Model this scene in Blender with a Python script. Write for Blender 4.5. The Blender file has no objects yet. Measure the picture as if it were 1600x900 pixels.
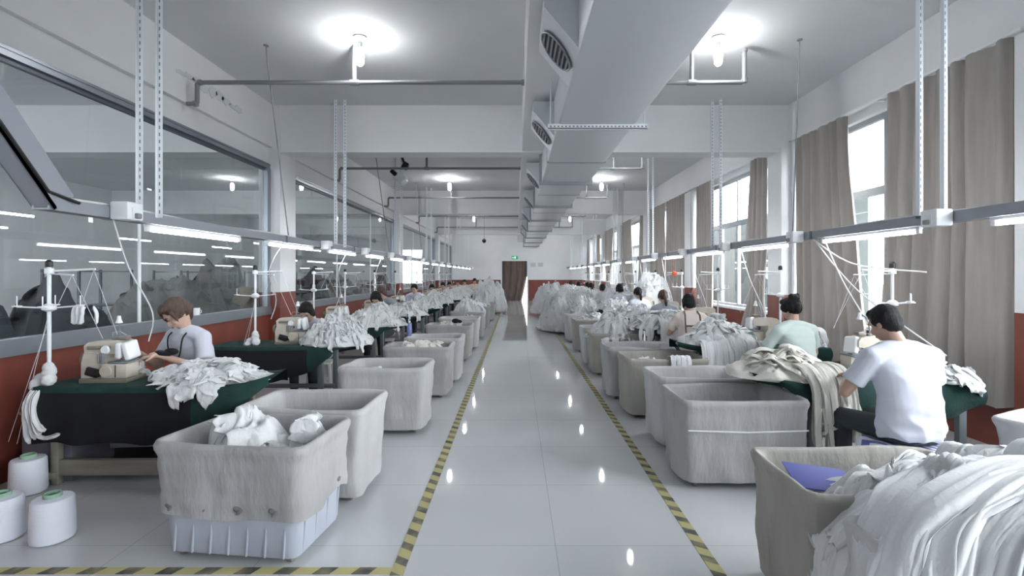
import bpy, bmesh, math, random
from mathutils import Vector, Matrix, Euler, noise
PI = math.pi
sc = bpy.context.scene
COL = sc.collection
R = random.Random(7)

# ------------------------------------------------------------------ materials
def mat(name, col, rough=.6, metal=0, spec=.5, bump=None, var=None, emit=None, alpha=None, transl=None, sheen=0):
    m = bpy.data.materials.new(name); m.use_nodes = True
    nt = m.node_tree; N = nt.nodes; L = nt.links
    b = N['Principled BSDF']; out = N['Material Output']
    b.inputs['Base Color'].default_value = (*col, 1)
    b.inputs['Roughness'].default_value = rough
    b.inputs['Metallic'].default_value = metal
    b.inputs['Specular IOR Level'].default_value = spec
    if sheen: b.inputs['Sheen Weight'].default_value = sheen
    tc = N.new('ShaderNodeTexCoord')
    if var:                                      # (scale, second colour, stretch)
        s, c2, st = var
        mp = N.new('ShaderNodeMapping'); mp.inputs['Scale'].default_value = st
        nz = N.new('ShaderNodeTexNoise'); nz.inputs['Scale'].default_value = s; nz.inputs['Detail'].default_value = 5
        rp = N.new('ShaderNodeValToRGB'); rp.color_ramp.elements[0].position = .35; rp.color_ramp.elements[1].position = .68
        rp.color_ramp.elements[0].color = (*col, 1); rp.color_ramp.elements[1].color = (*c2, 1)
        L.new(tc.outputs['Object'], mp.inputs[0]); L.new(mp.outputs[0], nz.inputs[0]); L.new(nz.outputs[0], rp.inputs[0])
        L.new(rp.outputs[0], b.inputs['Base Color'])
    if bump:
        s, d, st = bump
        mp = N.new('ShaderNodeMapping'); mp.inputs['Scale'].default_value = st
        nz = N.new('ShaderNodeTexNoise'); nz.inputs['Scale'].default_value = s; nz.inputs['Detail'].default_value = 4
        bp = N.new('ShaderNodeBump'); bp.inputs['Strength'].default_value = d; bp.inputs['Distance'].default_value = .02
        L.new(tc.outputs['Object'], mp.inputs[0]); L.new(mp.outputs[0], nz.inputs[0])
        L.new(nz.outputs[0], bp.inputs['Height']); L.new(bp.outputs[0], b.inputs['Normal'])
    if emit:
        b.inputs['Emission Color'].default_value = (*emit[0], 1); b.inputs['Emission Strength'].default_value = emit[1]
    if transl:
        t = N.new('ShaderNodeBsdfTranslucent'); t.inputs[0].default_value = (*transl[0], 1)
        mx = N.new('ShaderNodeMixShader'); mx.inputs[0].default_value = transl[1]
        L.new(b.outputs[0], mx.inputs[1]); L.new(t.outputs[0], mx.inputs[2]); L.new(mx.outputs[0], out.inputs[0])
    return m

def glass_mat(name, tint, refl):
    m = bpy.data.materials.new(name); m.use_nodes = True
    nt = m.node_tree; N = nt.nodes; L = nt.links; N.clear()
    o = N.new('ShaderNodeOutputMaterial'); t = N.new('ShaderNodeBsdfTransparent'); g = N.new('ShaderNodeBsdfGlossy')
    t.inputs[0].default_value = (*tint, 1); g.inputs['Roughness'].default_value = .01
    f = N.new('ShaderNodeLayerWeight'); f.inputs[0].default_value = .5
    pw = N.new('ShaderNodeMath'); pw.operation = 'POWER'; pw.inputs[1].default_value = 4.5; L.new(f.outputs['Facing'], pw.inputs[0])
    mu = N.new('ShaderNodeMath'); mu.operation = 'MULTIPLY_ADD'; mu.inputs[1].default_value = refl; mu.inputs[2].default_value = .04
    mu.use_clamp = True
    mx = N.new('ShaderNodeMixShader')
    L.new(pw.outputs[0], mu.inputs[0]); L.new(mu.outputs[0], mx.inputs[0])
    L.new(t.outputs[0], mx.inputs[1]); L.new(g.outputs[0], mx.inputs[2]); L.new(mx.outputs[0], o.inputs[0])
    return m

M = {}
def lin(r, g, b): return tuple(((c/255)/12.92 if c <= 10 else ((c/255+.055)/1.055)**2.4) for c in (r, g, b))
M['wall'] = mat('wall_paint', lin(226, 227, 229), .7, var=(1.2, lin(219, 221, 223), (1, 1, 1)))
M['ceiling'] = mat('ceiling_paint', lin(214, 216, 218), .8, var=(.8, lin(207, 209, 212), (1, 1, 1)))
M['wainscot'] = mat('red_brown_paint', lin(126, 66, 54), .42, var=(3, lin(108, 52, 42), (1, 1, .4)))
M['alu'] = mat('aluminium', lin(150, 156, 164), .35, .75)
M['alu_dark'] = mat('dark_aluminium', lin(96, 102, 110), .4, .6)
M['frame'] = mat('window_frame', lin(160, 166, 172), .4, .3)
M['duct'] = mat('duct_sheet', lin(202, 206, 210), .42, .25, bump=(3, .12, (1, .3, 1)))
M['flange'] = mat('duct_flange', lin(150, 156, 162), .4, .5)
M['white_metal'] = mat('white_metal', lin(222, 226, 230), .4)
M['post'] = mat('slotted_steel', lin(228, 233, 238), .5)
M['pipe'] = mat('grey_pipe', lin(128, 130, 133), .5)
M['rail'] = mat('grey_rail', lin(140, 144, 152), .45, .2)
M['black'] = mat('black_plastic', lin(22, 22, 24), .5)
M['hole'] = mat('slot_dark', lin(120, 124, 130), .8)
M['dark_gap'] = mat('grille_dark', lin(40, 42, 44), .6)
M['white_plastic'] = mat('white_plastic', lin(226, 229, 232), .35)
M['tube'] = mat('tube_glow', (1, 1, 1), .5, emit=((.985, .992, 1), 18))
M['bulb'] = mat('bulb_glow', (1, 1, 1), .5, emit=((.985, .992, 1), 70))
M['garment'] = mat('white_knit', lin(226, 228, 230), .9, bump=(45, .25, (1, 1, .25)), transl=(lin(230, 233, 236), .15), sheen=.2)
M['garment_warm'] = mat('offwhite_knit', lin(228, 226, 218), .9, bump=(45, .25, (1, 1, .25)), transl=(lin(225, 224, 218), .15), sheen=.2)
M['green_cloth'] = mat('dark_green_cloth', lin(22, 58, 54), .95, var=(6, lin(16, 44, 42), (1, 1, 1)), bump=(60, .2, (1, 1, 1)))
M['black_cloth'] = mat('black_cloth', lin(14, 18, 24), .95)
M['liner'] = mat('grey_liner', lin(170, 170, 171), .9, var=(3.5, lin(152, 151, 151), (1, 1, .4)), bump=(9, .55, (2.2, 2.2, .6)))
M['liner_b'] = mat('brown_liner', lin(160, 158, 153), .9, var=(3, lin(142, 139, 133), (1, 1, .5)), bump=(9, .5, (2.2, 2.2, .6)))
M['liner_c'] = mat('pale_liner', lin(186, 186, 188), .9, var=(2.5, lin(168, 168, 169), (1, 1, .5)), bump=(8, .5, (2.2, 2.2, .6)))
M['tub'] = mat('tub_plastic', lin(178, 184, 196), .45, var=(5, lin(160, 166, 178), (1, 1, .2)))
M['knot'] = mat('knot_grey', lin(110, 110, 112), .9)
M['wood'] = mat('pale_wood', lin(150, 146, 134), .7, var=(4, lin(122, 118, 108), (.3, 3, 3)))
M['steel_leg'] = mat('steel_leg', lin(120, 128, 134), .5, .3)
M['tabletop'] = mat('table_laminate', lin(140, 150, 150), .5)
M['machine'] = mat('machine_enamel', lin(196, 190, 178), .35, var=(7, lin(176, 169, 156), (1, 1, 1)))
M['machine_dark'] = mat('machine_grey', lin(120, 114, 104), .45)
M['cone'] = mat('cone_yarn', lin(230, 234, 244), .55, bump=(60, .25, (.2, .2, 5)))
M['cone_core'] = mat('cone_core_green', lin(150, 186, 162), .5)
M['skin'] = mat('skin', lin(188, 158, 142), .55)
M['skin_b'] = mat('skin_tan', lin(168, 138, 122), .55)
M['lip'] = mat('lip', lin(160, 108, 100), .5)
M['hair_black'] = mat('hair_black', lin(20, 20, 22), .6, spec=.25, bump=(70, .6, (3, 3, .4)))
M['hair_brown'] = mat('hair_brown', lin(88, 66, 54), .5, var=(18, lin(44, 34, 30), (3, 3, .5)), bump=(70, .6, (3, 3, .4)))
M['shirt_white'] = mat('shirt_white', lin(192, 196, 208), .85, bump=(5, .25, (1, 1, .6)))
M['shirt_green'] = mat('shirt_pale_green', lin(192, 206, 202), .85)
M['shirt_grey'] = mat('shirt_grey', lin(140, 144, 156), .85)
M['shirt_cream'] = mat('shirt_cream', lin(214, 202, 196), .85)
M['shirt_pink'] = mat('shirt_pink', lin(222, 194, 192), .85)
M['shirt_tan'] = mat('shirt_tan', lin(176, 158, 148), .85)
M['trouser'] = mat('dark_trousers', lin(44, 52, 58), .9)
M['strap'] = mat('brown_strap', lin(96, 78, 76), .8)
M['shoe'] = mat('shoe_dark', lin(50, 48, 50), .6)
M['stool'] = mat('stool_plastic', lin(206, 208, 204), .4)
M['sack_dark'] = mat('dark_sack', lin(66, 70, 78), .85, bump=(4, .4, (1, 1, 1)))
M['sack_grey'] = mat('grey_sack', lin(138, 138, 138), .85, bump=(4, .4, (1, 1, 1)))
M['sack_tan'] = mat('tan_sack', lin(168, 158, 142), .85, bump=(4, .4, (1, 1, 1)))
M['blue_card'] = mat('blue_card', lin(78, 84, 150), .6)
M['paper'] = mat('paper', lin(205, 205, 205), .8)
M['paper_ink'] = mat('paper_ink', lin(170, 160, 158), .8)
M['exit'] = mat('exit_green', lin(30, 110, 70), .5, emit=(lin(60, 150, 105), .5))
M['exit_fig'] = mat('exit_figure', (1, 1, 1), .5, emit=((.8, 1, .9), 1.0))
M['curtain'] = mat('taupe_curtain', lin(176, 171, 166), .9, var=(9, lin(164, 159, 154), (2, 2, .15)), bump=(80, .12, (1, 1, 1)), transl=(lin(170, 162, 156), .17))
M['curtain_dark'] = mat('brown_curtain', lin(112, 100, 94), .9, var=(9, lin(88, 78, 72), (2, 2, .15)), transl=(lin(120, 105, 98), .06))
M['outside'] = mat('neighbour_wall', lin(46, 54, 54), .8, var=(1.5, lin(34, 42, 42), (1, 1, 1)))
M['cord'] = mat('white_cord', lin(214, 217, 220), .6)
M['thread'] = mat('white_thread', lin(205, 208, 212), .8)
M['orange'] = mat('orange_plastic', lin(206, 92, 64), .6)
M['bottle'] = mat('blue_bottle', lin(110, 125, 180), .3)
M['glass'] = glass_mat('partition_glass', (.83, .86, .865), .85)
M['winglass'] = glass_mat('window_glass', (.95, .97, .98), .8)

def floor_mat():
    m = mat('polished_tile', lin(206, 208, 210), .07, spec=.55)
    nt = m.node_tree; N = nt.nodes; L = nt.links; b = N['Principled BSDF']
    tc = N.new('ShaderNodeTexCoord'); mp = N.new('ShaderNodeMapping')
    T = .835
    mp.inputs['Location'].default_value = (-.234/T, -3.746/T, 0); mp.inputs['Scale'].default_value = (1/T, 1/T, 1)
    br = N.new('ShaderNodeTexBrick'); br.offset = 0; br.inputs['Scale'].default_value = 1
    br.inputs['Brick Width'].default_value = 1; br.inputs['Row Height'].default_value = 1
    br.inputs['Mortar Size'].default_value = .0022; br.inputs['Mortar Smooth'].default_value = .2
    br.inputs['Color1'].default_value = (*lin(206, 208, 211), 1); br.inputs['Color2'].default_value = (*lin(202, 205, 207), 1)
    br.inputs['Mortar'].default_value = (*lin(158, 161, 164), 1)
    nz = N.new('ShaderNodeTexNoise'); nz.inputs['Scale'].default_value = 1.3; nz.inputs['Detail'].default_value = 6
    mx = N.new('ShaderNodeMix'); mx.data_type = 'RGBA'; mx.blend_type = 'MULTIPLY'; mx.inputs[0].default_value = .12
    L.new(tc.outputs['Object'], mp.inputs[0]); L.new(mp.outputs[0], br.inputs[0]); L.new(tc.outputs['Object'], nz.inputs[0])
    L.new(br.outputs[0], mx.inputs[6]); L.new(nz.outputs[0], mx.inputs[7]); L.new(mx.outputs[2], b.inputs['Base Color'])
    rr = N.new('ShaderNodeMapRange'); rr.inputs[3].default_value = .015; rr.inputs[4].default_value = .06
    L.new(nz.outputs[0], rr.inputs[0]); L.new(rr.outputs[0], b.inputs['Roughness'])
    return m
M['floor'] = floor_mat()

def stripe_mat(name, c1, c2, axis, pitch, slant, rough=.6, wear=True, duty=.45):
    """diagonal stripes along one object axis"""
    m = mat(name, c1, rough); nt = m.node_tree; N = nt.nodes; L = nt.links; b = N['Principled BSDF']
    tc = N.new('ShaderNodeTexCoord'); sx = N.new('ShaderNodeSeparateXYZ'); L.new(tc.outputs['Object'], sx.inputs[0])
    a = N.new('ShaderNodeMath'); a.operation = 'MULTIPLY_ADD'
    L.new(sx.outputs[1-axis], a.inputs[0]); a.inputs[1].default_value = slant; L.new(sx.outputs[axis], a.inputs[2])
    d = N.new('ShaderNodeMath'); d.operation = 'DIVIDE'; L.new(a.outputs[0], d.inputs[0]); d.inputs[1].default_value = pitch
    f = N.new('ShaderNodeMath'); f.operation = 'FRACT'; L.new(d.outputs[0], f.inputs[0])
    g = N.new('ShaderNodeMath'); g.operation = 'GREATER_THAN'; L.new(f.outputs[0], g.inputs[0]); g.inputs[1].default_value = 1-duty
    mx = N.new('ShaderNodeMix'); mx.data_type = 'RGBA'
    mx.inputs[6].default_value = (*c1, 1); mx.inputs[7].default_value = (*c2, 1)
    if wear:
        nz = N.new('ShaderNodeTexNoise'); nz.inputs['Scale'].default_value = 9; L.new(tc.outputs['Object'], nz.inputs[0])
        r = N.new('ShaderNodeMapRange'); r.inputs[1].default_value = .3; r.inputs[2].default_value = .6; r.inputs[3].default_value = .55
        L.new(nz.outputs[0], r.inputs[0])
        q = N.new('ShaderNodeMath'); q.operation = 'MULTIPLY'; L.new(g.outputs[0], q.inputs[0]); L.new(r.outputs[0], q.inputs[1])
        L.new(q.outputs[0], mx.inputs[0])
    else: L.new(g.outputs[0], mx.inputs[0])
    L.new(mx.outputs[2], b.inputs['Base Color']); return m
M['tape_y'] = stripe_mat('hazard_tape_along', lin(178, 170, 122), lin(80, 80, 80), 1, .15, .6)
M['tape_x'] = stripe_mat('hazard_tape_across', lin(182, 174, 122), lin(64, 66, 68), 0, .21, -.5)
M['stripe'] = stripe_mat('striped_cloth', lin(222, 224, 232), lin(92, 104, 168), 0, .05, .35, wear=False)

# ------------------------------------------------------------------ mesh builder
class MB:
    def __init__(s): s.v = []; s.f = []
    def add(s, vs, fs):
        n = len(s.v); s.v += [tuple(v) for v in vs]; s.f += [tuple(i+n for i in f) for f in fs]; return s
    def box(s, x0, x1, y0, y1, z0, z1):
        vs = [(x, y, z) for x in (x0, x1) for y in (y0, y1) for z in (z0, z1)]
        return s.add(vs, [(0, 1, 3, 2), (4, 6, 7, 5), (0, 4, 5, 1), (2, 3, 7, 6), (0, 2, 6, 4), (1, 5, 7, 3)])
    def rbox(s, c, size, r=.01, rot=(0, 0, 0), seg=2):
        bm = bmesh.new(); bmesh.ops.create_cube(bm, size=1)
        for v in bm.verts: v.co = Vector((v.co.x*size[0], v.co.y*size[1], v.co.z*size[2]))
        bmesh.ops.bevel(bm, geom=list(bm.edges), offset=min(r, min(size)*.45), segments=seg, profile=.5, affect='EDGES')
        mt = Matrix.Translation(c) @ Euler(rot).to_matrix().to_4x4()
        bm.verts.index_update()
        s.add([mt @ v.co for v in bm.verts], [tuple(v.index for v in f.verts) for f in bm.faces]); bm.free(); return s
    def tube(s, pts, r, n=8, cap=True):
        pts = [Vector(p) for p in pts]; rs = r if isinstance(r, (list, tuple)) else [r]*len(pts)
        vs = []; up = None
        for i, p in enumerate(pts):
            a = pts[max(i-1, 0)]; b = pts[min(i+1, len(pts)-1)]; t = (b-a).normalized()
            if up is None: up = Vector((0, 0, 1)) if abs(t.z) < .9 else Vector((1, 0, 0))
            u = (up - t*up.dot(t))
            if u.length < 1e-4: u = t.orthogonal()
            u.normalize(); w = t.cross(u); up = u
            vs += [p+(u*math.cos(k*2*PI/n)+w*math.sin(k*2*PI/n))*rs[i] for k in range(n)]
        m = len(pts); fs = [(i*n+k, i*n+(k+1) % n, (i+1)*n+(k+1) % n, (i+1)*n+k) for i in range(m-1) for k in range(n)]
        if cap: fs += [tuple(range(n))[::-1], tuple((m-1)*n+k for k in range(n))]
        return s.add(vs, fs)
    def lathe(s, prof, c=(0, 0, 0), n=24, axis='z'):
        vs = []
        for r, z in prof:
            for k in range(n):
                a = 2*PI*k/n; p = (r*math.cos(a), r*math.sin(a), z)
                if axis == 'x': p = (z, p[0], p[1])
                if axis == 'y': p = (p[0], z, p[1])
                vs.append((p[0]+c[0], p[1]+c[1], p[2]+c[2]))
        m = len(prof); fs = [(i*n+k, i*n+(k+1) % n, (i+1)*n+(k+1) % n, (i+1)*n+k) for i in range(m-1) for k in range(n)]
        fs += [tuple(range(n))[::-1], tuple((m-1)*n+k for k in range(n))]
        return s.add(vs, fs)
    def ell(s, c, r, rot=(0, 0, 0), n=16, m=10):
        vs = []; mt = Euler(rot).to_matrix(); c = Vector(c)
        vs.append(c+mt @ Vector((0, 0, -r[2])))
        for i in range(1, m):
            ph = -PI/2+PI*i/m
            for k in range(n):
                a = 2*PI*k/n
                vs.append(c+mt @ Vector((r[0]*math.cos(ph)*math.cos(a), r[1]*math.cos(ph)*math.sin(a), r[2]*math.sin(ph))))
        vs.append(c+mt @ Vector((0, 0, r[2])))
        fs = [(0, 1+(k+1) % n, 1+k) for k in range(n)]
        for i in range(m-2): fs += [(1+i*n+k, 1+i*n+(k+1) % n, 1+(i+1)*n+(k+1) % n, 1+(i+1)*n+k) for k in range(n)]
        t = 1+(m-2)*n; fs += [(t+k, t+(k+1) % n, t+n) for k in range(n)]
        return s.add(vs, fs)
    def limb(s, pts, rs, n=12):
        for p, r in zip(pts, rs): s.ell(p, (r, r, r), n=n, m=8)
        for i in range(len(pts)-1): s.tube([pts[i], pts[i+1]], [rs[i]*.995, rs[i+1]*.995], n=n)
        return s
    def prism(s, poly, lo, hi, plane='xz'):
        def P(a, b, t): return {'xz': (a, t, b), 'xy': (a, b, t), 'yz': (t, a, b)}[plane]
        n = len(poly); vs = [P(a, b, lo) for a, b in poly]+[P(a, b, hi) for a, b in poly]
        return s.add(vs, [tuple(range(n)), tuple(range(2*n-1, n-1, -1))]+[(i, i+n, (i+1) % n+n, (i+1) % n) for i in range(n)])
    def grid(s, P, nu, nv):
        vs = [P(i/(nu-1), j/(nv-1)) for i in range(nu) for j in range(nv)]
        return s.add(vs, [(i*nv+j, (i+1)*nv+j, (i+1)*nv+j+1, i*nv+j+1) for i in range(nu-1) for j in range(nv-1)])
    def mesh(s, name, m, fix=True, ang=35):
        me = bpy.data.meshes.new(name); me.from_pydata(s.v, [], s.f); me.update()
        if fix:
            bm = bmesh.new(); bm.from_mesh(me); bmesh.ops.recalc_face_normals(bm, faces=bm.faces); bm.to_mesh(me); bm.free()
        me.polygons.foreach_set('use_smooth', [True]*len(me.polygons))
        if ang: me.set_sharp_from_angle(angle=math.radians(ang))
        if m: me.materials.append(M[m] if isinstance(m, str) else m)
        return me
    def build(s, name, m, parent=None, ang=35, fix=True):
        o = bpy.data.objects.new(name, s.mesh(name, m, fix, ang)); COL.objects.link(o)
        if parent: o.parent = parent
        return o

def tag(o, label, cat, group=None, kind=None):
    o['label'] = label; o['category'] = cat
    if group: o['group'] = group
    if kind: o['kind'] = kind
    return o
def thing(name, label, cat, loc=(0, 0, 0), rz=0, group=None):
    o = bpy.data.objects.new(name, None); COL.objects.link(o); o.empty_display_size = .1
    o.location = loc; o.rotation_euler = (0, 0, rz); return tag(o, label, cat, group)
def struct(mb, name, m, label, cat, parent=None):
    o = mb.build(name, m, parent)
    if not parent: o['kind'] = 'structure'; o['label'] = label; o['category'] = cat
    return o
def dup(root, loc, rz, label, group=None, scale=None, mats=None):
    r = root.copy(); COL.objects.link(r); r.location = loc; r.rotation_euler = (0, 0, rz); r['label'] = label
    if group: r['group'] = group
    if scale: r.scale = scale
    def rec(a, b):
        for ch in a.children:
            c = ch.copy(); COL.objects.link(c); c.parent = b; rec(ch, c)
            base = c.name.split('.')[0]
            if mats and base in mats:
                c.material_slots[0].link = 'OBJECT'; c.material_slots[0].material = M[mats[base]]
    rec(root, r); return r
def remeshed(mb, name, m, voxel, parent=None, smooth=2, disp=None, ang=None):
    me = bpy.data.meshes.new('tmp'); me.from_pydata(mb.v, [], mb.f)
    bm = bmesh.new(); bm.from_mesh(me); bmesh.ops.recalc_face_normals(bm, faces=bm.faces); bm.to_mesh(me); bm.free()
    t = bpy.data.objects.new('tmp', me); COL.objects.link(t)
    rm = t.modifiers.new('r', 'REMESH'); rm.mode = 'VOXEL'; rm.voxel_size = voxel
    sm = t.modifiers.new('s', 'SMOOTH'); sm.iterations = smooth; sm.factor = .5
    dg = bpy.context.evaluated_depsgraph_get(); dg.update()
    new = bpy.data.meshes.new_from_object(t.evaluated_get(dg)); new.name = name
    bpy.data.objects.remove(t); bpy.data.meshes.remove(me)
    if disp:
        nn = [v.normal.copy() for v in new.vertices]
        for v, n in zip(new.vertices, nn): v.co = v.co + n*disp(v.co)
    new.polygons.foreach_set('use_smooth', [True]*len(new.polygons)); new.update()
    new.materials.clear(); new.materials.append(M[m])
    o = bpy.data.objects.new(name, new); COL.objects.link(o)
    if parent: o.parent = parent
    return o
def catmull(pts, k=6):
    P = [Vector(p) for p in pts]; out = []
    for i in range(len(P)-1):
        a = P[max(i-1, 0)]; b = P[i]; c = P[i+1]; d = P[min(i+2, len(P)-1)]
        for j in range(k):
            t = j/k; out.append(.5*((2*b)+(c-a)*t+(2*a-5*b+4*c-d)*t*t+(3*b-3*c+d-a)*t**3))
    out.append(P[-1]); return out
def ORD(i): return ['first', 'second', 'third', 'fourth', 'fifth', 'sixth', 'seventh', 'eighth', 'ninth', 'tenth', 'eleventh', 'twelfth',
                    'thirteenth', 'fourteenth', 'fifteenth', 'sixteenth', 'seventeenth', 'eighteenth', 'nineteenth', 'twentieth'][i]
nz = lambda x, y, z=0.: noise.noise(Vector((x, y, z)))

# ------------------------------------------------------------------ camera
cam = bpy.data.cameras.new('camera'); co = bpy.data.objects.new('camera', cam); COL.objects.link(co)
co.location = (0, 0, 1.6); co.rotation_euler = (PI/2, 0, 0)
cam.sensor_width = 36; cam.lens = 770/1600*36; cam.shift_x = -6/1600; cam.shift_y = -21/1600; cam.clip_start = .05
sc.camera = co

# ------------------------------------------------------------------ room shell
Y0, Y1 = -6.0, 30.0
XL, XR, H, BZ = -3.93, 4.45, 4.3, 3.55
XO = -13.0
struct(MB().box(XO, XR+.25, Y0, Y1+.3, -.1, 0), 'floor', 'floor', 'glossy pale grey tiled floor of the workshop', 'floor')
struct(MB().box(XO, XR+.25, Y0, Y1+.3, H, H+.15), 'ceiling', 'ceiling', 'pale grey painted concrete ceiling', 'ceiling')
struct(MB().box(XO, -12.2, Y0-.2, Y0, 0, H).box(-8, XR+.25, Y0-.2, Y0, 0, H).box(-12.2, -8, Y0-.2, Y0, 0, .9).box(-12.2, -8, Y0-.2, Y0, 3.3, H), 'wall_back', 'wall', 'white wall behind the camera', 'wall')  # unseen opening on the left is added to let daylight into the neighbouring room
struct(MB().box(XO-.2, XO, Y0, Y1, 0, H), 'wall_outer', 'wall', 'white wall of the neighbouring room seen through glass', 'wall')
# left partition wall: low wall, header, ledge
mb = MB().box(XL-.15, XL, Y0, Y1, 0, .97)
struct(mb, 'wall_left', 'wainscot', 'low red-brown painted wall under the glass partition', 'wall')
mb = MB().box(XL-.15, XL, Y0, Y1, 3.36, 3.62)
mb.box(XL-.15, XL+.06, Y0, Y1, 3.62, H)
struct(mb, 'wall_left_header', 'wall', 'white beam wall above the glass partition', 'wall')
pl = [(-.2, .35), (7.84, 8.39), (15.84, 16.39), (23.84, 24.39)]
for i, (a, b) in enumerate(pl):
    p = MB().box(XL-.16, -3.75, a, b, 1.32, H); q = MB().box(XL-.16, -3.748, a-.002, b+.002, 0, 1.32)
    o = struct(p, 'pillar', 'wall', 'white pillar with red-brown foot in the left glass wall, %s from camera' % ORD(i), 'pillar')
    c = q.build('painted_foot', 'wainscot', o); c['label'] = 'red-brown painted lower part'
# glass windows of the partition
def partition(n, y0, y1, joints):
    w = thing('window_%d' % n, 'large fixed glass partition pane in aluminium frame along left wall, bay %s' % ORD(n-1), 'window'); w['kind'] = 'structure'
    MB().box(XL-.06, XL+.05, y0, y1, .97, 1.1).build('window_sill', 'alu', w)
    f = MB().box(XL-.05, XL+.02, y0, y1, 3.28, 3.36).box(XL-.05, XL+.03, y0, y1, 3.33, 3.345)
    f.box(XL-.05, XL+.03, y1-.1, y1, 1.1, 3.28).box(XL-.05, XL+.03, y0, y0+.1, 1.1, 3.28)
    f.build('window_frame', 'alu', w)
    MB().box(XL-.05, XL-.01, y0, y1, 3.24, 3.28).build('frame_gasket', 'alu_dark', w)
    MB().box(XL-.035, XL-.027, y0+.1, y1-.1, 1.1, 3.24).build('glass', 'glass', w)
    for j in joints: MB().box(XL-.04, XL-.018, j-.012, j+.012, 1.1, 3.24).build('glass_joint', 'white_metal', w)
partition(1, .35, 7.84, [2.6, 5.18]); partition(2, 8.39, 15.84, [10.9, 13.4]); partition(3, 16.39, 23.84, [19, 21.5]); partition(4, 24.39, Y1, [27])
struct(MB().box(XL-.15, XL, Y0, -.2, 1, 3.36), 'wall_left_solid', 'wall', 'solid part of left wall behind the camera', 'wall')

# right wall with windows
bays = [(i*4+.2-8, i*4+3.8-8) for i in range(2)]   # behind the camera
wall = MB(); red = MB()
red.box(XR, XR+.22, Y0, Y1, 0, .93); wall.box(XR, XR+.22, Y0, Y1, 3.6, H)
wb = []
piers = []
k = -1
y = Y0
ends = [4.14+4.06*i if i < 2 else 4.14+4.0*i+.1 for i in range(-3, 8)]
PW = .42
opens = []
for e0, e1 in zip(ends[:-1], ends[1:]):
    a, b = e0+.3, e1-PW-.15
    if b > Y1-.3: b = Y1-.3
    if a < Y0+.2: a = Y0+.2
    if b-a > 1: opens.append((a, b))
prev = Y0
for a, b in opens: wall.box(XR, XR+.22, prev, a, .93, 3.6); prev = b
wall.box(XR, XR+.22, prev, Y1, .93, 3.6)
struct(wall, 'wall_right', 'wall', 'white wall with tall windows on the right side', 'wall')
struct(red, 'wall_right_dado', 'wainscot', 'red-brown painted lower wall under the right windows', 'wall')
for i, e in enumerate([e for e in ends if e < Y1]):
    o = struct(MB().box(4.19, XR+.01, e-PW, e, 1.28, BZ+.05), 'pillar', 'wall', 'white pillar with red-brown foot between the right windows, %s from the back wall behind camera' % ORD(i), 'pillar')
    MB().box(4.188, XR+.01, e-PW-.002, e+.002, 0, 1.28).build('painted_foot', 'wainscot', o)
for i, (a, b) in enumerate(opens):
    w = thing('window_%d' % (i+5), 'tall aluminium window in right wall, %s along from behind camera' % ORD(i), 'window'); w['kind'] = 'structure'
    f = MB(); X0, X1 = XR+.08, XR+.14
    f.box(X0, X1, a, b, .93, 1.0).box(X0, X1, a, b, 3.53, 3.6).box(X0, X1, a, a+.06, 1, 3.53).box(X0, X1, b-.06, b, 1, 3.53)
    f.box(X0-.01, X1, a, b, 2.6, 2.7)
    n = 4
    for k in range(1, n):
        yy = a+(b-a)*k/n; f.box(X0, X1, yy-.03, yy+.03, 1, 3.53)
    f.build('window_frame', 'frame', w)
    MB().box(XR-.05, XR+.2, a, b, .9, .95).build('window_sill', 'white_metal', w)
    MB().box(XR+.105, XR+.112, a, b, 1, 3.53).build('glass', 'winglass', w)
    if i == 3: 
        g = MB()
        for z in (1.35, 1.7, 2.05, 2.4): g.tube([(XR+.06, a, z), (XR+.06, b, z)], .005, 6)
        g.build('window_grille', 'frame', w)
# far wall, door with curtain
mb = MB().box(XO, -.86, Y1, Y1+.2, 0, H).box(.7, XR+.22, Y1, Y1+.2, 0, H).box(-.86, .7, Y1, Y1+.2, 2.42, H)
# bright window opening of the neighbouring room is cut out below
def wall_with_hole(x0, x1, hx0, hx1, hz0, hz1, y0, y1):
    return MB().box(x0, hx0, y0, y1, 0, H).box(hx1, x1, y0, y1, 0, H).box(hx0, hx1, y0, y1, 0, hz0).box(hx0, hx1, y0, y1, hz1, H)
mb = wall_with_hole(XO, -4.1, -7.0, -5.7, 1.0, 3.1, Y1, Y1+.2)
mb.box(-4.1, -.86, Y1, Y1+.2, 0, H).box(.7, XR+.22, Y1, Y1+.2, 0, H).box(-.86, .7, Y1, Y1+.2, 2.42, H)
struct(mb, 'wall_far', 'wall', 'white far end wall with a curtained doorway', 'wall')
struct(MB().box(XL, -.9, Y1-.01, Y1+.01, 0, 1.28).box(.74, XR, Y1-.01, Y1+.01, 0, 1.28), 'wall_far_dado', 'wainscot', 'red-brown painted lower part of the far wall', 'wall')
d = thing('door_1', 'doorway in the far wall', 'door'); d['kind'] = 'structure'
MB().box(-.92, -.84, Y1-.05, Y1+.2, 0, 2.48).box(.68, .76, Y1-.05, Y1+.2, 0, 2.48).box(-.92, .76, Y1-.05, Y1+.2, 2.42, 2.5).build('door_frame', 'white_metal', d)
w = thing('window_20', 'bright far window of the neighbouring room seen through the left glass', 'window'); w['kind'] = 'structure'
MB().box(-7, -5.7, Y1+.05, Y1+.1, 1, 1.06).box(-7, -5.7, Y1+.05, Y1+.1, 2.45, 2.52).box(-6.38, -6.32, Y1+.05, Y1+.1, 1, 3.1).build('window_frame', 'frame', w)
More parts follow.
